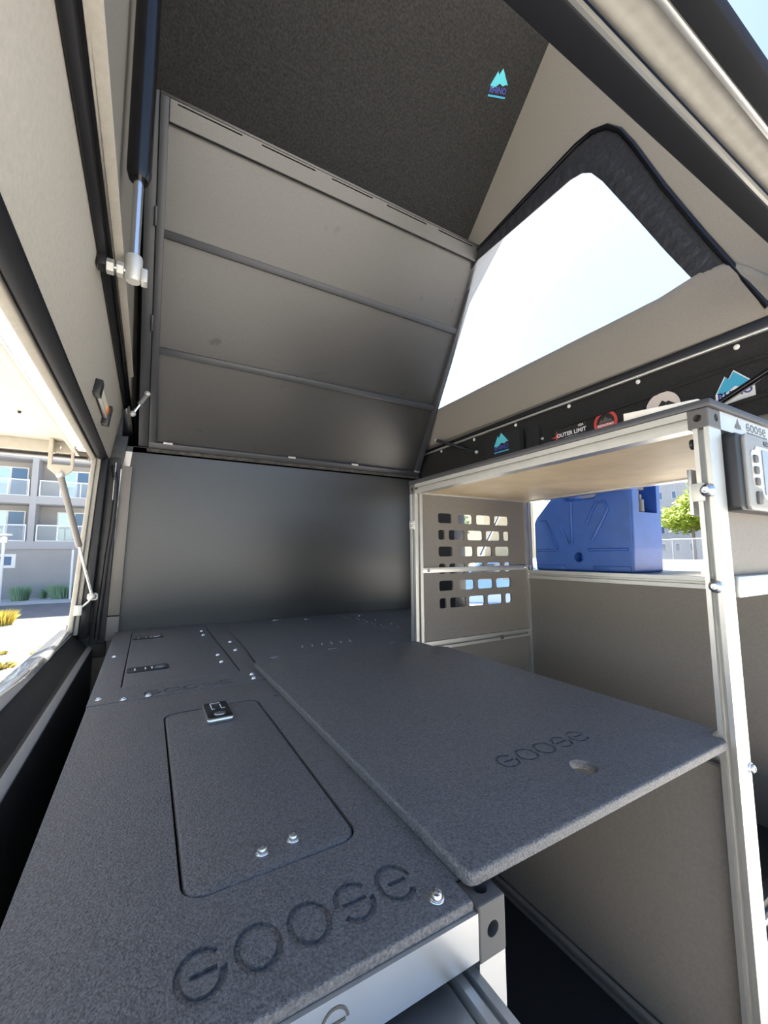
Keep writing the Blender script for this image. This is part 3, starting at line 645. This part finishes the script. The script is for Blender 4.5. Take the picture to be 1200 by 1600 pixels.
# stickers on the right wall: flat print, 2 mm proud
def on_wall(x): return lambda oy, oz, s=1.0, rot=0.0: (lambda a, b: (x, oy - (a * math.cos(rot) - b * math.sin(rot)) * s, oz + (a * math.sin(rot) + b * math.cos(rot)) * s))
PEAK = [(-.5, -.02), (-.22, .50), (-.13, .38), (.02, .62), (.5, .08), (.38, .10), (.22, .02), (.02, .10), (-.15, -.02), (-.36, -.12)]
def mountain_sticker(fn, label, peak, word, sub, size, edge=False, group=None, loc=(0, 0, 0)):
    t = thing('mountain_sticker', label, 'sticker', loc)
    def lift(h): return lambda a, b: fn(a, b, h)
    if edge: MB().fill([[(p[0] * 1.1, (p[1] - .2) * 1.12 + .2) for p in [PEAK[0], PEAK[1], PEAK[2], PEAK[3], PEAK[4], (.5, -.42), (-.5, -.42)]]], lift(.0015)).build('backing', 'white_ink', t)
    MB().fill([PEAK], lift(.003)).build('peak', peak, t)
    MB().text(word, .30, lambda a, b: fn(a * 1.02, b - .15, .003), ext=.012).build('lettering', 'navy', t)
    MB().box(0, 0, 0, 0, 0, 0)
    MB().fill([[(-.5, -.40), (.5, -.40), (.5, -.33), (-.5, -.33)]], lift(.003)).build('underline', sub, t)
    return t
def wfn(x, oy, oz, s): return lambda a, b, h: (x - h, oy - a * s, oz + b * s)
mountain_sticker(wfn(4.54, 4.35, 1.62, .29), 'small cyan mountain sticker on the black carpet wall', 'cyan', 'RHINO', 'sky_cyan', 1, loc=(4.54, 4.35, 1.5))
mountain_sticker(wfn(4.655, 1.56, 1.50, .27), 'large blue mountain sticker with white border behind the rear gas strut', 'sky_cyan', 'RHINO', 'white_ink', 1, True, loc=(4.655, 1.56, 1.4))
def cfn(cx, t0, s):
    # on the headliner, lettering running down-left, laid along the sloping plane
    u = Vector((.92, -.27 * .788, .27 * .616)).normalized(); n_ = Vector((0, -.616, -.788)); v_ = n_.cross(u).normalized()
    if v_.z < 0: v_ = -v_
    c = Vector((cx, t0, RZ(t0)))
    return lambda a, b, h: tuple(c + u * a * s + v_ * b * s + n_ * (h + .002))
mountain_sticker(cfn(3.70, 3.37, .26), 'cyan mountain sticker on the dark roof headliner', 'cyan', 'RHINO', 'sky_cyan', 1, loc=(3.7, 3.37, RZ(3.37)))
ol = thing('supply_sticker', 'black rectangular sticker with white lettering and red compass star', 'sticker', (4.655, 3.28, 1.4))
sl = lambda h: (lambda a, b: (4.656 - h, 3.28 - a, 1.545 + b + .05 * 0))
MB().fill([[(-.23, -.13), (.23, -.13), (.23, .09), (-.23, .09)]], sl(.0012)).build('backing', 'black_ink', ol)
MB().text('OUTER LIMIT', .072, lambda a, b: sl(.003)(a + .02, b - .012), ext=.002).build('lettering', 'white_ink', ol)
MB().text('SUPPLY', .055, lambda a, b: sl(.003)(a + .02, b - .075), ext=.001).build('lettering', 'white_ink', ol)
MB().text('USA', .04, lambda a, b: sl(.003)(a + .16, b + .055), ext=.001).build('lettering', 'white_ink', ol)
star = [((.085 if k % 2 == 0 else .02) * math.sin(k * PI / 4), (.085 if k % 2 == 0 else .02) * math.cos(k * PI / 4)) for k in range(8)]
MB().fill([star], lambda a, b: sl(.002)(a - .19, b - .02)).build('compass_star', 'red_ink', ol)
rs = thing('round_sticker', 'round red sticker with mountain scene on the carpet wall', 'sticker', (4.655, 2.80, 1.4))
rl = lambda h: (lambda a, b: (4.656 - h, 2.80 - a, 1.535 + b))
MB().plate(circ(0, 0, .145, 36), [circ(0, 0, .112, 36)], rl(.004), rl(.001)).build('ring', 'red_ink', rs)
MB().fill([circ(0, 0, .112, 30)], rl(.0015)).build('disc', 'black_ink', rs)
MB().fill([[(-.09, .0), (-.05, .05), (-.03, .03), (.0, .075), (.04, .03), (.05, .045), (.095, .0)]], rl(.003)).build('mountain', 'grey_ink', rs)
MB().fill([[(-.108, -.05), (.108, -.05), (.108, -.008), (-.108, -.008)]], rl(.0028)).build('banner', 'red_ink', rs)
MB().text('REDSARMO', .038, lambda a, b: rl(.0036)(a, b - .029), ext=.001).build('lettering', 'white_ink', rs)
pt = thing('round_patch', 'pale round patch with dark mountain outline leaning behind the board', 'patch', (4.6, 2.2, 1.4))
pl2 = lambda h: (lambda a, b: (4.645 - h, 2.165 - a, 1.515 + b))
MB().plate(circ(0, 0, .165, 40), [], pl2(0), pl2(.01)).build('disc', 'patch', pt)
MB().fill([[(-.13, -.03), (-.08, .02), (-.05, .01), (.0, .075), (.035, .045), (.06, .055), (.13, .0), (.135, -.03), (.10, .005), (.06, -.01), (.03, .02), (.0, -.02), (-.03, -.005), (-.07, -.045)]], pl2(.0115)).build('mountain', 'black_ink', pt)

# silver track rod on the right wall
tag(MB().tube([(4.625, .95, 1.945), (4.625, 3.0, 1.935), (4.625, 6.45, 1.925)], .021, 12).build('awning_track', 'alu'), 'thin silver rod running along the top of the carpet wall', 'rod')
# ================================================================== LEFT HATCH, STRUTS, LAMPS
hd = thing('hatch_door', 'tan painted side hatch door swung up over the left opening', 'hatch', (-.62, 3.5, 1.2))
HX0, HX1 = -.645, -3.7
MB().box(HX1, HX0, .95, 6.2, 1.34, 1.38).build('skin', 'hatch_paint', hd)
MB().xz([(-.675, 1.19), (-.63, 1.215), (-.63, 1.34), (-.675, 1.34)], .95, 6.22).build('hinge_rail', 'hatch_paint', hd, bevel=.006)
MB().xz([(-.815, 1.19), (-.768, 1.19), (-.768, 1.34), (-.815, 1.34)], .95, 6.05).build('inner_rail', 'hatch_paint', hd, bevel=.006)
MB().box(HX1, -.815, 6.02, 6.09, 1.21, 1.34).build('end_rail', 'hatch_paint', hd, bevel=.006)
MB().box(HX1, -.68, 6.15, 6.21, 1.165, 1.34).build('end_rail', 'hatch_paint', hd, bevel=.006)
MB().box(HX1, -.70, 6.09, 6.15, 1.17, 1.20).build('seal', 'rubber', hd, bevel=.005)
MB().box(HX1, HX1 + .07, .95, 6.2, 1.2, 1.34).build('outer_rail', 'hatch_paint', hd, bevel=.006)
MB().box(HX1, HX0, .95, 1.02, 1.2, 1.34).build('end_rail', 'hatch_paint', hd, bevel=.006)
vbolt((-.95, 6.02, 1.27), (0, -1, 0), .018, hd, 'rivet'); vbolt((-1.1, 4.9, 1.339), (0, 0, -1), .014, hd, 'rivet', 'rubber')
br = MB().plate([(-1.04, 1.20), (-1.04, .99), (-.98, .94), (-.955, .905), (-.885, .905), (-.855, .93), (-.80, .99), (-.80, 1.20), (-.83, 1.20), (-.83, 1.04), (-1.0, 1.04), (-1.0, 1.20)], [], lambda a, b: (a, 5.88, b), lambda a, b: (a, 5.915, b)).build('strut_bracket', 'hatch_paint', hd, bevel=.005)
MB().box(-1.04, -1.0, 5.88, 6.03, 1.19, 1.34).build('bracket_leg', 'hatch_paint', br, bevel=.004); MB().box(-.83, -.80, 5.88, 6.03, 1.19, 1.34).build('bracket_leg', 'hatch_paint', br, bevel=.004)
vbolt((-.918, 5.88, .955), (0, -1, 0), .022, br)
ls = thing('led_strip_light', 'glowing white strip light fixed to the open side hatch', 'light', (-.72, 3.5, 1.2))
MB().box(-.765, -.678, 1.0, 5.86, 1.215, 1.24).build('channel', 'alu_bright', ls)
MB().xz([(-.752, 1.215), (-.69, 1.215), (-.70, 1.195), (-.742, 1.195)], 1.02, 5.62).build('diffuser', 'led', ls, bevel=.003)
MB().box(-.755, -.688, 5.62, 5.66, 1.19, 1.216).build('end_cap', 'steel', ls, bevel=.004)
vbolt((-.72, 5.74, 1.215), (0, 0, -1), .02, ls)
def lerp(a, b, t): return tuple(Vector(a).lerp(Vector(b), t))
def strut(name, label, a, b, split, r0, r1, m0='strut_grey', m1='steel', balls=True):
    """gas strut: fat cylinder from a to the split point, thin rod on to b"""
    t = thing(name, label, 'strut', b)
    MB().tube([a, lerp(a, b, split - .012), lerp(a, b, split)], [r0, r0, r0 * .8], 18).build('cylinder', m0, t, sharp=40)
    MB().tube([lerp(a, b, split - .01), b], r1, 14).build('piston_rod', m1, t)
    if balls:
        for p in (a, b): MB().ball(p, r0 * 1.25, 12, 6).build('ball_joint', 'cast', t)
    return t
st = strut('gas_strut', 'grey gas strut propping the open side hatch against the window post', (-.915, 5.88, .92), (-.565, 6.17, -.50), .58, .034, .016)
MB().xz(rr(-.62, -.55, -.51, -.46, .03), 6.18, 6.21).build('mount_plate', 'cast', st, bevel=.004)
MB().box(-.74, -.66, 6.17, 6.22, -.72, -.60).build('mount_tab', 'cast', st, bevel=.004)
MB().tube([(-.565, 6.17, -.50), (-.60, 6.19, -.56), (-.70, 6.20, -.66)], .014, 8).build('mount_pin', 'cast', st)
# roof lift strut on the left with clevis
rsx = (-.176, 3.20, 2.02)
rt = strut('roof_strut', 'large black gas strut lifting the tent roof beside the left canvas', (-.168, 2.93, 6.3), rsx, .855, .078, .032, 'strut_black', 'steel', False)
MB().tube([(-.176, 3.20, 1.90), (-.176, 3.20, 1.92), (-.176, 3.197, 2.07), (-.176, 3.196, 2.085)], [.043, .053, .053, .049], 16).build('clevis', 'cast', rt)
MB().box(-.13, -.09, 3.16, 3.24, 1.90, 2.0).build('clevis_tab', 'cast', rt, bevel=.008)
for x0, x1 in ((-.335, -.288), (-.276, -.232)):
    MB().tube([(x0, 3.20, 1.965), (x0 + .004, 3.20, 1.965), (x1 - .004, 3.20, 1.965), (x1, 3.20, 1.965)], [.042, .050, .050, .042], 6).build('nut', 'cast', rt, sharp=20)
MB().cyl((-.385, 3.20, 1.965), (-.10, 3.20, 1.965), .022, 12).build('pivot_bolt', 'steel', rt)
MB().box(-.385, -.335, 3.15, 3.25, 1.94, 2.03).build('mount_plate', 'rubber', rt, bevel=.01)
strut('damper', 'short black damper joining left wall to the raised bed platform', (-.10, 5.98, 2.08), (-.25, 5.98, 1.79), .55, .030, .020, 'strut_grey', 'steel')
strut('damper', 'short black damper joining the raised bed platform to carpet wall', (4.50, 5.89, 2.06), (4.62, 4.97, 1.65), .70, .026, .014, 'black_plastic', 'black_plastic')
strut('gas_strut', 'glossy black gas strut crossing in front of the large blue sticker', (4.42, .80, 1.70), (4.44, 1.75, 1.27), .95, .030, .014, 'strut_black', 'steel')
# small work lamp on the tan wall
def LWp(y, z, h=0): return (-.50 + (z - 1.28) * .156 + h * .99, y, z - h * .15)
lm = thing('work_lamp', 'small clear strip lamp with orange switch on the tan side wall', 'lamp', LWp(4.6, 1.40))
def lbox(name, y0, y1, z0, z1, h0, h1, m, bev=.006):
    return MB().hexa([LWp(y0, z0, h0), LWp(y0, z1, h0), LWp(y1, z1, h0), LWp(y1, z0, h0), LWp(y0, z0, h1), LWp(y0, z1, h1), LWp(y1, z1, h1), LWp(y1, z0, h1)]).build(name, m, lm, bevel=bev)
lbox('back', 4.22, 5.06, 1.42, 1.53, 0, .02, 'black_plastic'); lbox('end_cap', 4.20, 4.34, 1.40, 1.53, .0, .055, 'black_plastic')
lbox('lens', 4.33, 5.02, 1.415, 1.515, .018, .05, 'led_glass'); lbox('led_board', 4.36, 4.80, 1.435, 1.495, .05, .053, 'cream_led', 0)
lbox('switch', 4.80, 4.92, 1.43, 1.50, .045, .062, 'orange'); lbox('foot', 5.02, 5.14, 1.36, 1.56, .0, .065, 'black_plastic')
# corrugated cable conduit down the front-left corner
path = [(-.445, 6.42, 1.18), (-.41, 6.415, .95), (-.405, 6.41, .70), (-.425, 6.41, .35), (-.455, 6.41, 0), (-.475, 6.41, -.35), (-.50, 6.41, -.70), (-.52, 6.42, -1.08)]
pts, rr_ = [], []
for a, b in zip(path, path[1:]):
    for k in range(16): pts.append(lerp(a, b, k / 16)); rr_.append(.030 if k % 2 else .025)
cdt = MB().tube(pts, rr_, 10).build('cable_conduit', 'rubber', sharp=80)
tag(cdt, 'black corrugated cable conduit running down beside the window post', 'cable')
tag(MB().tube([(-.42, 6.40, 1.22), (-.43, 6.40, .95), (-.435, 6.40, .72)], .008, 8).build('cable', 'seal_strip'), 'thin grey cable hanging beside the black conduit', 'cable')

# ================================================================== WATER CAN ON ITS SHELF, OUTSIDE THE CABINET
sh = thing('fold_shelf', 'grey fold-out shelf outside the cabinet carrying the blue can', 'shelf', (5.1, 3.2, -1.0))
MB().box(4.58, 5.75, 2.40, 4.15, -.29, -.235).build('shelf_board', 'strut_grey', sh, bevel=.01)
for y in (2.55, 3.95):
    MB().box(4.9, 5.6, y, y + .05, -.36, -.29).build('bearer', 'alu', sh); MB().box(5.02, 5.12, y, y + .05, -1.0, -.36).build('leg', 'alu', sh)
cn = thing('water_can', 'blue plastic water jerrycan with tap seen through the cabinet window', 'can', (4.95, 3.2, -.235))
CX0, CX1 = 4.64, 5.26
prof = [(2.575, -.235), (2.56, .04), (2.545, 1.02), (2.62, 1.08), (2.88, 1.08), (2.95, 1.02), (2.955, .72), (3.00, .665), (3.36, .665), (3.43, .70), (3.44, 1.0), (3.50, 1.02), (3.52, .80), (3.60, .72), (3.86, .47), (3.895, .40), (3.90, -.05), (3.885, -.235)]
body = MB().yz(prof, CX0, CX1).build('body', 'can_blue', cn, bevel=.028, seg=3, sharp=60)
MB().box(CX0 + .10, CX1 - .10, 2.93, 3.46, .93, 1.05).build('handle', 'can_blue', cn, bevel=.04, seg=3)
MB().box(CX0 - .012, CX0 + .02, 2.60, 3.05, -.225, -.16).build('foot_rib', 'can_blue', cn, bevel=.012); MB().box(CX0 - .012, CX0 + .02, 3.42, 3.87, -.225, -.16).build('foot_rib', 'can_blue', cn, bevel=.012)
for pts in ([(2.62, .03), (3.10, .03)], [(3.52, .03), (3.86, .03)], [(3.30, .63), (3.31, .12), (3.36, .10), (3.47, .33)], [(3.10, .35), (2.96, .60), (2.86, .60), (2.82, .50), (3.04, .14)], [(3.52, .06), (3.70, .42), (3.78, .42)]):
    MB().tube([(CX0 - .006, y, z) for y, z in pts], .017, 8).build('rib', 'can_blue', cn, sharp=60)
carve(body, MB().cyl((CX0 - .1, 3.235, -.06), (CX0 + .16, 3.235, -.06), .062, 22), MB().box(4.78, 5.16, 2.40, 2.80, .45, 1.2))
MB().cyl((CX0 + .13, 3.235, -.06), (CX0 + .16, 3.235, -.06), .060, 22).build('drain_plug', 'can_blue', cn)
tp = MB().tube([(4.90, 2.63, .46), (4.90, 2.63, .60), (4.90, 2.63, .605), (4.90, 2.63, .66)], [.065, .065, .045, .045], 14).build('tap', 'strut_grey', cn, sharp=40)
MB().cyl((4.84, 2.62, .74), (4.98, 2.62, .74), .030, 10).build('tap_lever', 'black_plastic', tp); MB().cyl((4.90, 2.63, .65), (4.90, 2.63, .76), .020, 10).build('tap_stem', 'strut_grey', tp)
MB().box(4.90, 5.02, 3.00, 3.34, .665, .80).build('label', 'white_ink', cn, bevel=.02); MB().box(4.885, 4.90, 3.02, 3.08, .67, .80).build('label_stripe', 'orange', cn)
rh = thing('hatch_door', 'dark side hatch door raised above the blue water can', 'hatch', (4.9, 3.4, 1.25))
MB().hexa([(4.95, 1.2, 1.25), (7.6, 1.2, 3.1), (7.6, 5.6, 3.1), (4.95, 5.6, 1.25), (4.93, 1.2, 1.33), (7.58, 1.2, 3.18), (7.58, 5.6, 3.18), (4.93, 5.6, 1.33)]).build('skin', 'dark_paint', rh, bevel=.02)
MB().hexa([(4.95, 1.25, 1.18), (7.6, 1.25, 3.03), (7.6, 1.32, 3.03), (4.95, 1.32, 1.18), (4.95, 1.25, 1.26), (7.6, 1.25, 3.11), (7.6, 1.32, 3.11), (4.95, 1.32, 1.26)]).build('end_rail', 'dark_paint', rh)
strut('gas_strut', 'black gas strut holding the raised hatch beyond the perforated panel', (6.3, 5.25, 2.06), (5.05, 5.45, -.1), .55, .05, .025, 'strut_black', 'steel')

# ================================================================== STREET SIDE (left)
def clump(label, c, r, h, n, m, name='grass_clump', cat='grass', group=None, seed=0, wid=.05):
    rnd = random.Random(seed); mb = MB()
    for k in range(n):
        a = rnd.uniform(0, 2 * PI); q = rnd.random() ** .5 * r; lean = rnd.uniform(.2, .8) * r; hh = h * rnd.uniform(.5, 1)
        b = Vector((c[0] + q * math.cos(a), c[1] + q * math.sin(a) * .6, c[2])); d = a + rnd.uniform(-.6, .6)
        tip = b + Vector((lean * math.cos(d), lean * math.sin(d), hh)); s_ = Vector((-math.sin(d + .8), math.cos(d + .8), 0)) * wid
        mid = b.lerp(tip, .55) + Vector((0, 0, hh * .15))
        mb.add([tuple(b - s_), tuple(b + s_), tuple(mid + s_ * .8), tuple(mid - s_ * .8), tuple(tip)], [(0, 1, 2, 3), (3, 2, 4)])
    o = mb.build(name, m, flat=True, recalc=False); tag(o, label, cat, group); return o
BY = 68.0
bd = thing('apartment_building', 'grey apartment block with recessed balconies and white railings across the road', 'building', (-13, 72, -5.4))
def bbox(name, x0, x1, y0, y1, z0, z1, m, par=bd): return MB().box(x0, x1, y0, y1, z0, z1).build(name, m, par)
PW = 9.6; PX = [-13.17 + PW * k for k in range(-4, 4)]
xl, xr = PX[0] - .3, PX[-1] + .3
bbox('back_wall', xl, xr, BY + 3.0, BY + 12, -5.4, 25.5, 'bld_wall')
bbox('ground_wall', xl, xr, BY + .2, BY + 3.0, -5.4, .82, 'bld_wall')
for z in (.82, 6.66, 12.5, 18.3): bbox('floor_slab', xl, xr, BY, BY + 3.0, z, z + 1.0, 'bld_band')
bbox('parapet', xl, xr, BY, BY + 3.0, 24.2, 26.0, 'bld_band')
for z in (.80, 6.64, 12.48): bbox('soffit', xl, xr, BY + .3, BY + 3.0, z - .06, z, 'bld_soffit')
for x in PX: bbox('pillar', x - .32, x + .32, BY - .05, BY + 3.0, 1.0, 25, 'bld_band')
first = {}
for f, z in enumerate((1.82, 7.66, 13.5)):
    for k, x in enumerate(PX[:-1]):
        right = (k % 2 == 0)
        w0, w1 = (x + 2.15, x + 5.50) if right else (x + PW - 4.9, x + PW - 1.2)
        if 'w' not in first or True:
            key = ('w', right)
            if key not in first:
                wobj = MB().plate([(w0, z + .1), (w1, z + .1), (w1, z + 4.1), (w0, z + 4.1)], [[(w0 + .15, z + .22), (w0 + 1.75, z + .22), (w0 + 1.75, z + 3.95), (w0 + .15, z + 3.95)], [(w0 + 1.95, z + .22), (w1 - .15, z + .22), (w1 - .15, z + 3.95), (w0 + 1.95, z + 3.95)]], lambda a, b: (a, BY + 2.88, b), lambda a, b: (a, BY + 3.0, b)).build('window', 'white_frame', bd)
                p1 = bbox('pane', w0 + .15, w0 + 1.75, BY + 2.94, BY + 2.98, z + .22, z + 3.95, 'bld_glass', wobj); p2 = bbox('pane', w0 + 1.95, w1 - .15, BY + 2.94, BY + 2.98, z + .22, z + 3.95, 'bld_glass_dark', wobj)
                first[key] = (wobj, p1, p2, x, z)
            else:
                wobj, p1, p2, x0, z0 = first[key]
                c = share(wobj, 'window', bd, (x - x0, 0, z - z0)); share(p1, 'pane', c, (0, 0, 0)); share(p2, 'pane', c, (0, 0, 0))
        if 'r' not in first:
            a0, a1 = x + .5, x + PW - .5
            rl_ = MB().box(a0, a1, BY + .10, BY + .22, z + 2.0, z + 2.14).box(a0, a1, BY + .10, BY + .22, z - .02, z + .10).build('railing', 'baluster', bd)
            gl = bbox('railing_glass', a0, a1, BY + .15, BY + .17, z + .1, z + 2.0, 'rail_glass', rl_)
            bs = [bbox('baluster', q_, q_ + .12, BY + .10, BY + .22, z + .1, z + 2.0, 'baluster', rl_) for q_ in (a0, a0 + 2.15, a0 + 4.3, a0 + 6.45, a1 - .12)]
            first['r'] = (rl_, gl, bs, x, z)
        else:
            rl_, gl, bs, x0, z0 = first['r']; c = share(rl_, 'railing', bd, (x - x0, 0, z - z0)); share(gl, 'railing_glass', c, (0, 0, 0))
            for b_ in bs: share(b_, 'baluster', c, (0, 0, 0))
for k, x in enumerate(PX[:-1]):
    if k % 2: 
        wobj = MB().plate([(x + 5.3, -1.55), (x + 8.35, -1.55), (x + 8.35, .20), (x + 5.3, .20)], [[(x + 5.7, -1.2), (x + 7.95, -1.2), (x + 7.95, -.12), (x + 5.7, -.12)]], lambda a, b: (a, BY + .10, b), lambda a, b: (a, BY + .25, b)).build('window', 'white_frame', bd)
        bbox('pane', x + 5.7, x + 7.95, BY + .14, BY + .19, -1.2, -.12, 'bld_glass_dark', wobj)
lp = thing('street_lamp', 'slim white lamp post standing on the pavement by the building', 'lamp post', (-14.3, 62.5, -5.4))
MB().cyl((-14.4, 62.5, -5.4), (-14.4, 62.5, 2.2), .16, 12).build('post', 'white_frame', lp)
MB().tube([(-14.4, 62.5, 2.2), (-14.4, 62.5, 2.3), (-14.4, 62.5, 2.5)], [.3, .75, .7], 14).build('lamp_head', 'white_frame', lp); MB().box(-14.7, -14.1, 62.4, 62.6, 1.5, 2.1).build('lamp_cage', 'white_frame', lp)
mp_ = thing('marker_post', 'plain white post beside the grass in front of the building wall', 'post', (-8.1, 64, -5.4))
MB().cyl((-8.15, 64, -5.4), (-8.15, 64, .6), .12, 10).build('post', 'white_frame', mp_); MB().ball((-8.15, 64, .6), .13, 10, 4, half=True).build('cap', 'white_frame', mp_)
clump('round green grass clump beside the street lamp', (-13.1, 65.2, -5.4), .8, 2.0, 420, 'grass_green', seed=1, wid=.035)
clump('wide green grass clump beside the white marker post', (-9.2, 65.6, -5.4), 1.1, 2.0, 700, 'grass_green', seed=2, wid=.035)
clump('low green grass clump between the two taller clumps', (-11.25, 66.9, -5.4), .35, 1.4, 120, 'grass_green', seed=5)
clump('large yellow dry grass clump on the near side of the road', (-10.2, 44.0, -5.5), .95, 1.25, 900, 'grass_dry', seed=3)
rnd = random.Random(11)
protos = [clump('low dry weed on the bright bare ground', (-5.0, 30, -5.5), .36, .30, 80, 'weed', 'weed', 'plant', 'weeds on the bare ground', 20 + i, .08) for i in range(4)]
spots, used = [], 0
while len(spots) < 34:
    row = len(spots) % 3
    q_ = (rnd.uniform(-11, -2.9), (30.2, 26.2, 22.2)[row] + rnd.uniform(-1.8, 1.8)); used += 1
    if used > 4000 or all(math.hypot(q_[0] - a, q_[1] - b) > 1.75 for a, b in spots): spots.append(q_)
for i, (a, b) in enumerate(spots):
    c = protos[i] if i < 4 else protos[i % 4].copy()
    if i >= 4: col.objects.link(c)
    c.location = W((a, b, -5.5)); s_ = rnd.uniform(.6, 1.15); c.scale = (s_, s_, s_); c.rotation_euler.z = rnd.uniform(0, 6)

# ================================================================== FAR SIDE (right)
def tree(label, c, rx, rz, n, m, h0, seed, leaf=.35):
    rnd = random.Random(seed); t = thing('tree', label, 'tree', (c[0], c[1], h0))
    mb = MB(); mb.tube([(c[0], c[1], h0), (c[0] + .2, c[1], (h0 + c[2]) / 2), (c[0], c[1] + .2, c[2])], [.55, .42, .25], 10)
    for k in range(7):
        a = k * .9; mb.tube([(c[0], c[1], c[2] - rz * .45), (c[0] + rx * .3 * math.cos(a), c[1] + rx * .3 * math.sin(a), c[2] - rz * .1), (c[0] + rx * .65 * math.cos(a), c[1] + rx * .65 * math.sin(a), c[2] + rz * .25)], [.22, .14, .06], 6)
    mb.build('trunk', 'bark', t)
    lobes = [(rnd.gauss(0, .45), rnd.gauss(0, .45), rnd.gauss(0, .40), rnd.uniform(.3, .5)) for _ in range(16)]
    fo = MB()
    for k in range(n):
        L = lobes[k % len(lobes)]; d = Vector((rnd.gauss(0, 1), rnd.gauss(0, 1), rnd.gauss(0, 1))).normalized() * L[3] * rnd.uniform(.6, 1.05)
        p = Vector((c[0] + (L[0] + d.x) * rx, c[1] + (L[1] + d.y) * rx, c[2] + (L[2] + d.z) * rz))
        u = Vector((rnd.gauss(0, 1), rnd.gauss(0, 1), rnd.gauss(0, .6))).normalized(); v = u.orthogonal().normalized(); s_ = leaf * rnd.uniform(.6, 1.3)
        fo.add([tuple(p - u * s_), tuple(p + v * s_ * .5), tuple(p + u * s_), tuple(p - v * s_ * .5)], [(0, 1, 2, 3)])
    fo.build('foliage', m, t, flat=True, recalc=False); return t
tree('bright yellow-green tree beyond the chain-link fence', (150, 64.0, 13.0), 10.0, 8.0, 6500, 'leaf', -5.5, 31, .75)
tree('dark green tree in front of the tan building', (62, 82, 8.5), 6.5, 6.5, 2600, 'leaf_dark', -5.5, 32, .6)
fn_ = thing('chain_link_fence', 'grey chain-link fence on posts under the yellow-green tree', 'fence', (128, 60, -5.5))
for k in range(15): MB().cyl((128, 30 + k * 5, -5.5), (128, 30 + k * 5, 3.6), .14, 8).build('post', 'wire', fn_)
MB().cyl((128, 30, 3.5), (128, 100, 3.5), .12, 8).build('top_rail', 'wire', fn_)
ms_ = MB()
for k in range(170):
    for sg in (1, -1):
        y0 = 22 + k * .5; z0, z1 = -5.4, 3.4; y1 = y0 + sg * (z1 - z0)
        a, b = (y0, z0), (y1, z1)
        if min(y0, y1) < 30 or max(y0, y1) > 100: continue
        ms_.hexa([(128, a[0] - .03, a[1]), (128, a[0] + .03, a[1]), (128.05, a[0] + .03, a[1]), (128.05, a[0] - .03, a[1]), (128, b[0] - .03, b[1]), (128, b[0] + .03, b[1]), (128.05, b[0] + .03, b[1]), (128.05, b[0] - .03, b[1])])
me_ = ms_.build('wire_mesh', 'wire', fn_, flat=True); me_['kind'] = 'stuff'
struct(MB().yz([(20, -5.5), (110, -5.5), (110, -1.7), (20, -1.7)], 98, 99.5).build('wall_boundary', 'white_frame', bevel=.1))
def block_building(name, label, x0, x1, y0, y1, z1, wall, rows, cols, face='x'):
    t = thing(name, label, 'building', ((x0 + x1) / 2, (y0 + y1) / 2, -5.5))
    MB().box(x0, x1, y0, y1, -5.5, z1).build('wall', wall, t); MB().box(x0 - .4, x1 + .4, y0 - .4, y1 + .4, z1, z1 + .8).build('roof_edge', 'white_frame', t)
    w0 = None
    for r in range(rows):
        for c in range(cols):
            y = y0 + (y1 - y0) * (c + .5) / cols; z = -2 + (z1 + 1) * (r + .3) / rows
            if w0 is None:
                w0 = MB().box(x0 - .15, x0 + .1, y - .9, y + .9, z, z + 3.4).build('window', 'white_frame', t); p0 = MB().box(x0 - .2, x0 - .14, y - .7, y + .7, z + .2, z + 3.2).build('pane', 'bld_glass_dark', w0); o_ = (y, z)
            else:
                cc = share(w0, 'window', t, (0, y - o_[0], z - o_[1])); share(p0, 'pane', cc, (0, 0, 0))
    return t
block_building('office_building', 'pale building with rows of windows behind the yellow-green tree', 205, 235, 74, 125, 62, 'kerb', 8, 9)
block_building('office_building', 'tan building with few windows behind the dark green tree', 100, 125, 105, 190, 24, 'tan_wall', 3, 9)
block_building('office_building', 'tall tan building standing beside the pale building', 200, 235, 40, 73, 52, 'tan_wall', 6, 5)
# parked car
car = thing('parked_car', 'light blue parked car seen through the perforated panel', 'car', (29, 29.5, -5.5))
c0 = (29, 29.5)
def cb(sec, x0, x1): return MB().prism([(c0[0] + a, c0[1] + x0, b) for a, b in sec], (0, x1 - x0, 0))
cb([(-7.4, -4.6), (-7.5, -3.5), (-7.0, -2.9), (-3.6, -2.55), (-1.2, -.75), (2.6, -.65), (5.0, -2.3), (7.2, -2.6), (7.5, -3.4), (7.4, -4.6)], -2.9, 2.9).build('body', 'car_paint', car, bevel=.22, seg=3, sharp=50)
for s_ in (-2.92, 2.90): cb([(-2.9, -2.45), (-1.1, -1.0), (.5, -.95), (.5, -2.4)], s_, s_ + .02).build('side_window', 'car_glass', car); cb([(.75, -2.4), (.75, -.95), (2.45, -.95), (4.1, -2.25)], s_, s_ + .02).build('side_window', 'car_glass', car)
for a in (-4.6, 4.6):
    for b in (-2.5, 2.5):
        w_ = MB().cyl((c0[0] + a, c0[1] + b - .45, -4.48), (c0[0] + a, c0[1] + b + .45, -4.48), 1.02, 22).build('wheel', 'tyre', car, bevel=.1); MB().cyl((c0[0] + a, c0[1] + b - .47, -4.48), (c0[0] + a, c0[1] + b + .47, -4.48), .62, 16).build('rim', 'alu', w_)
car.rotation_euler.z = math.radians(-42)
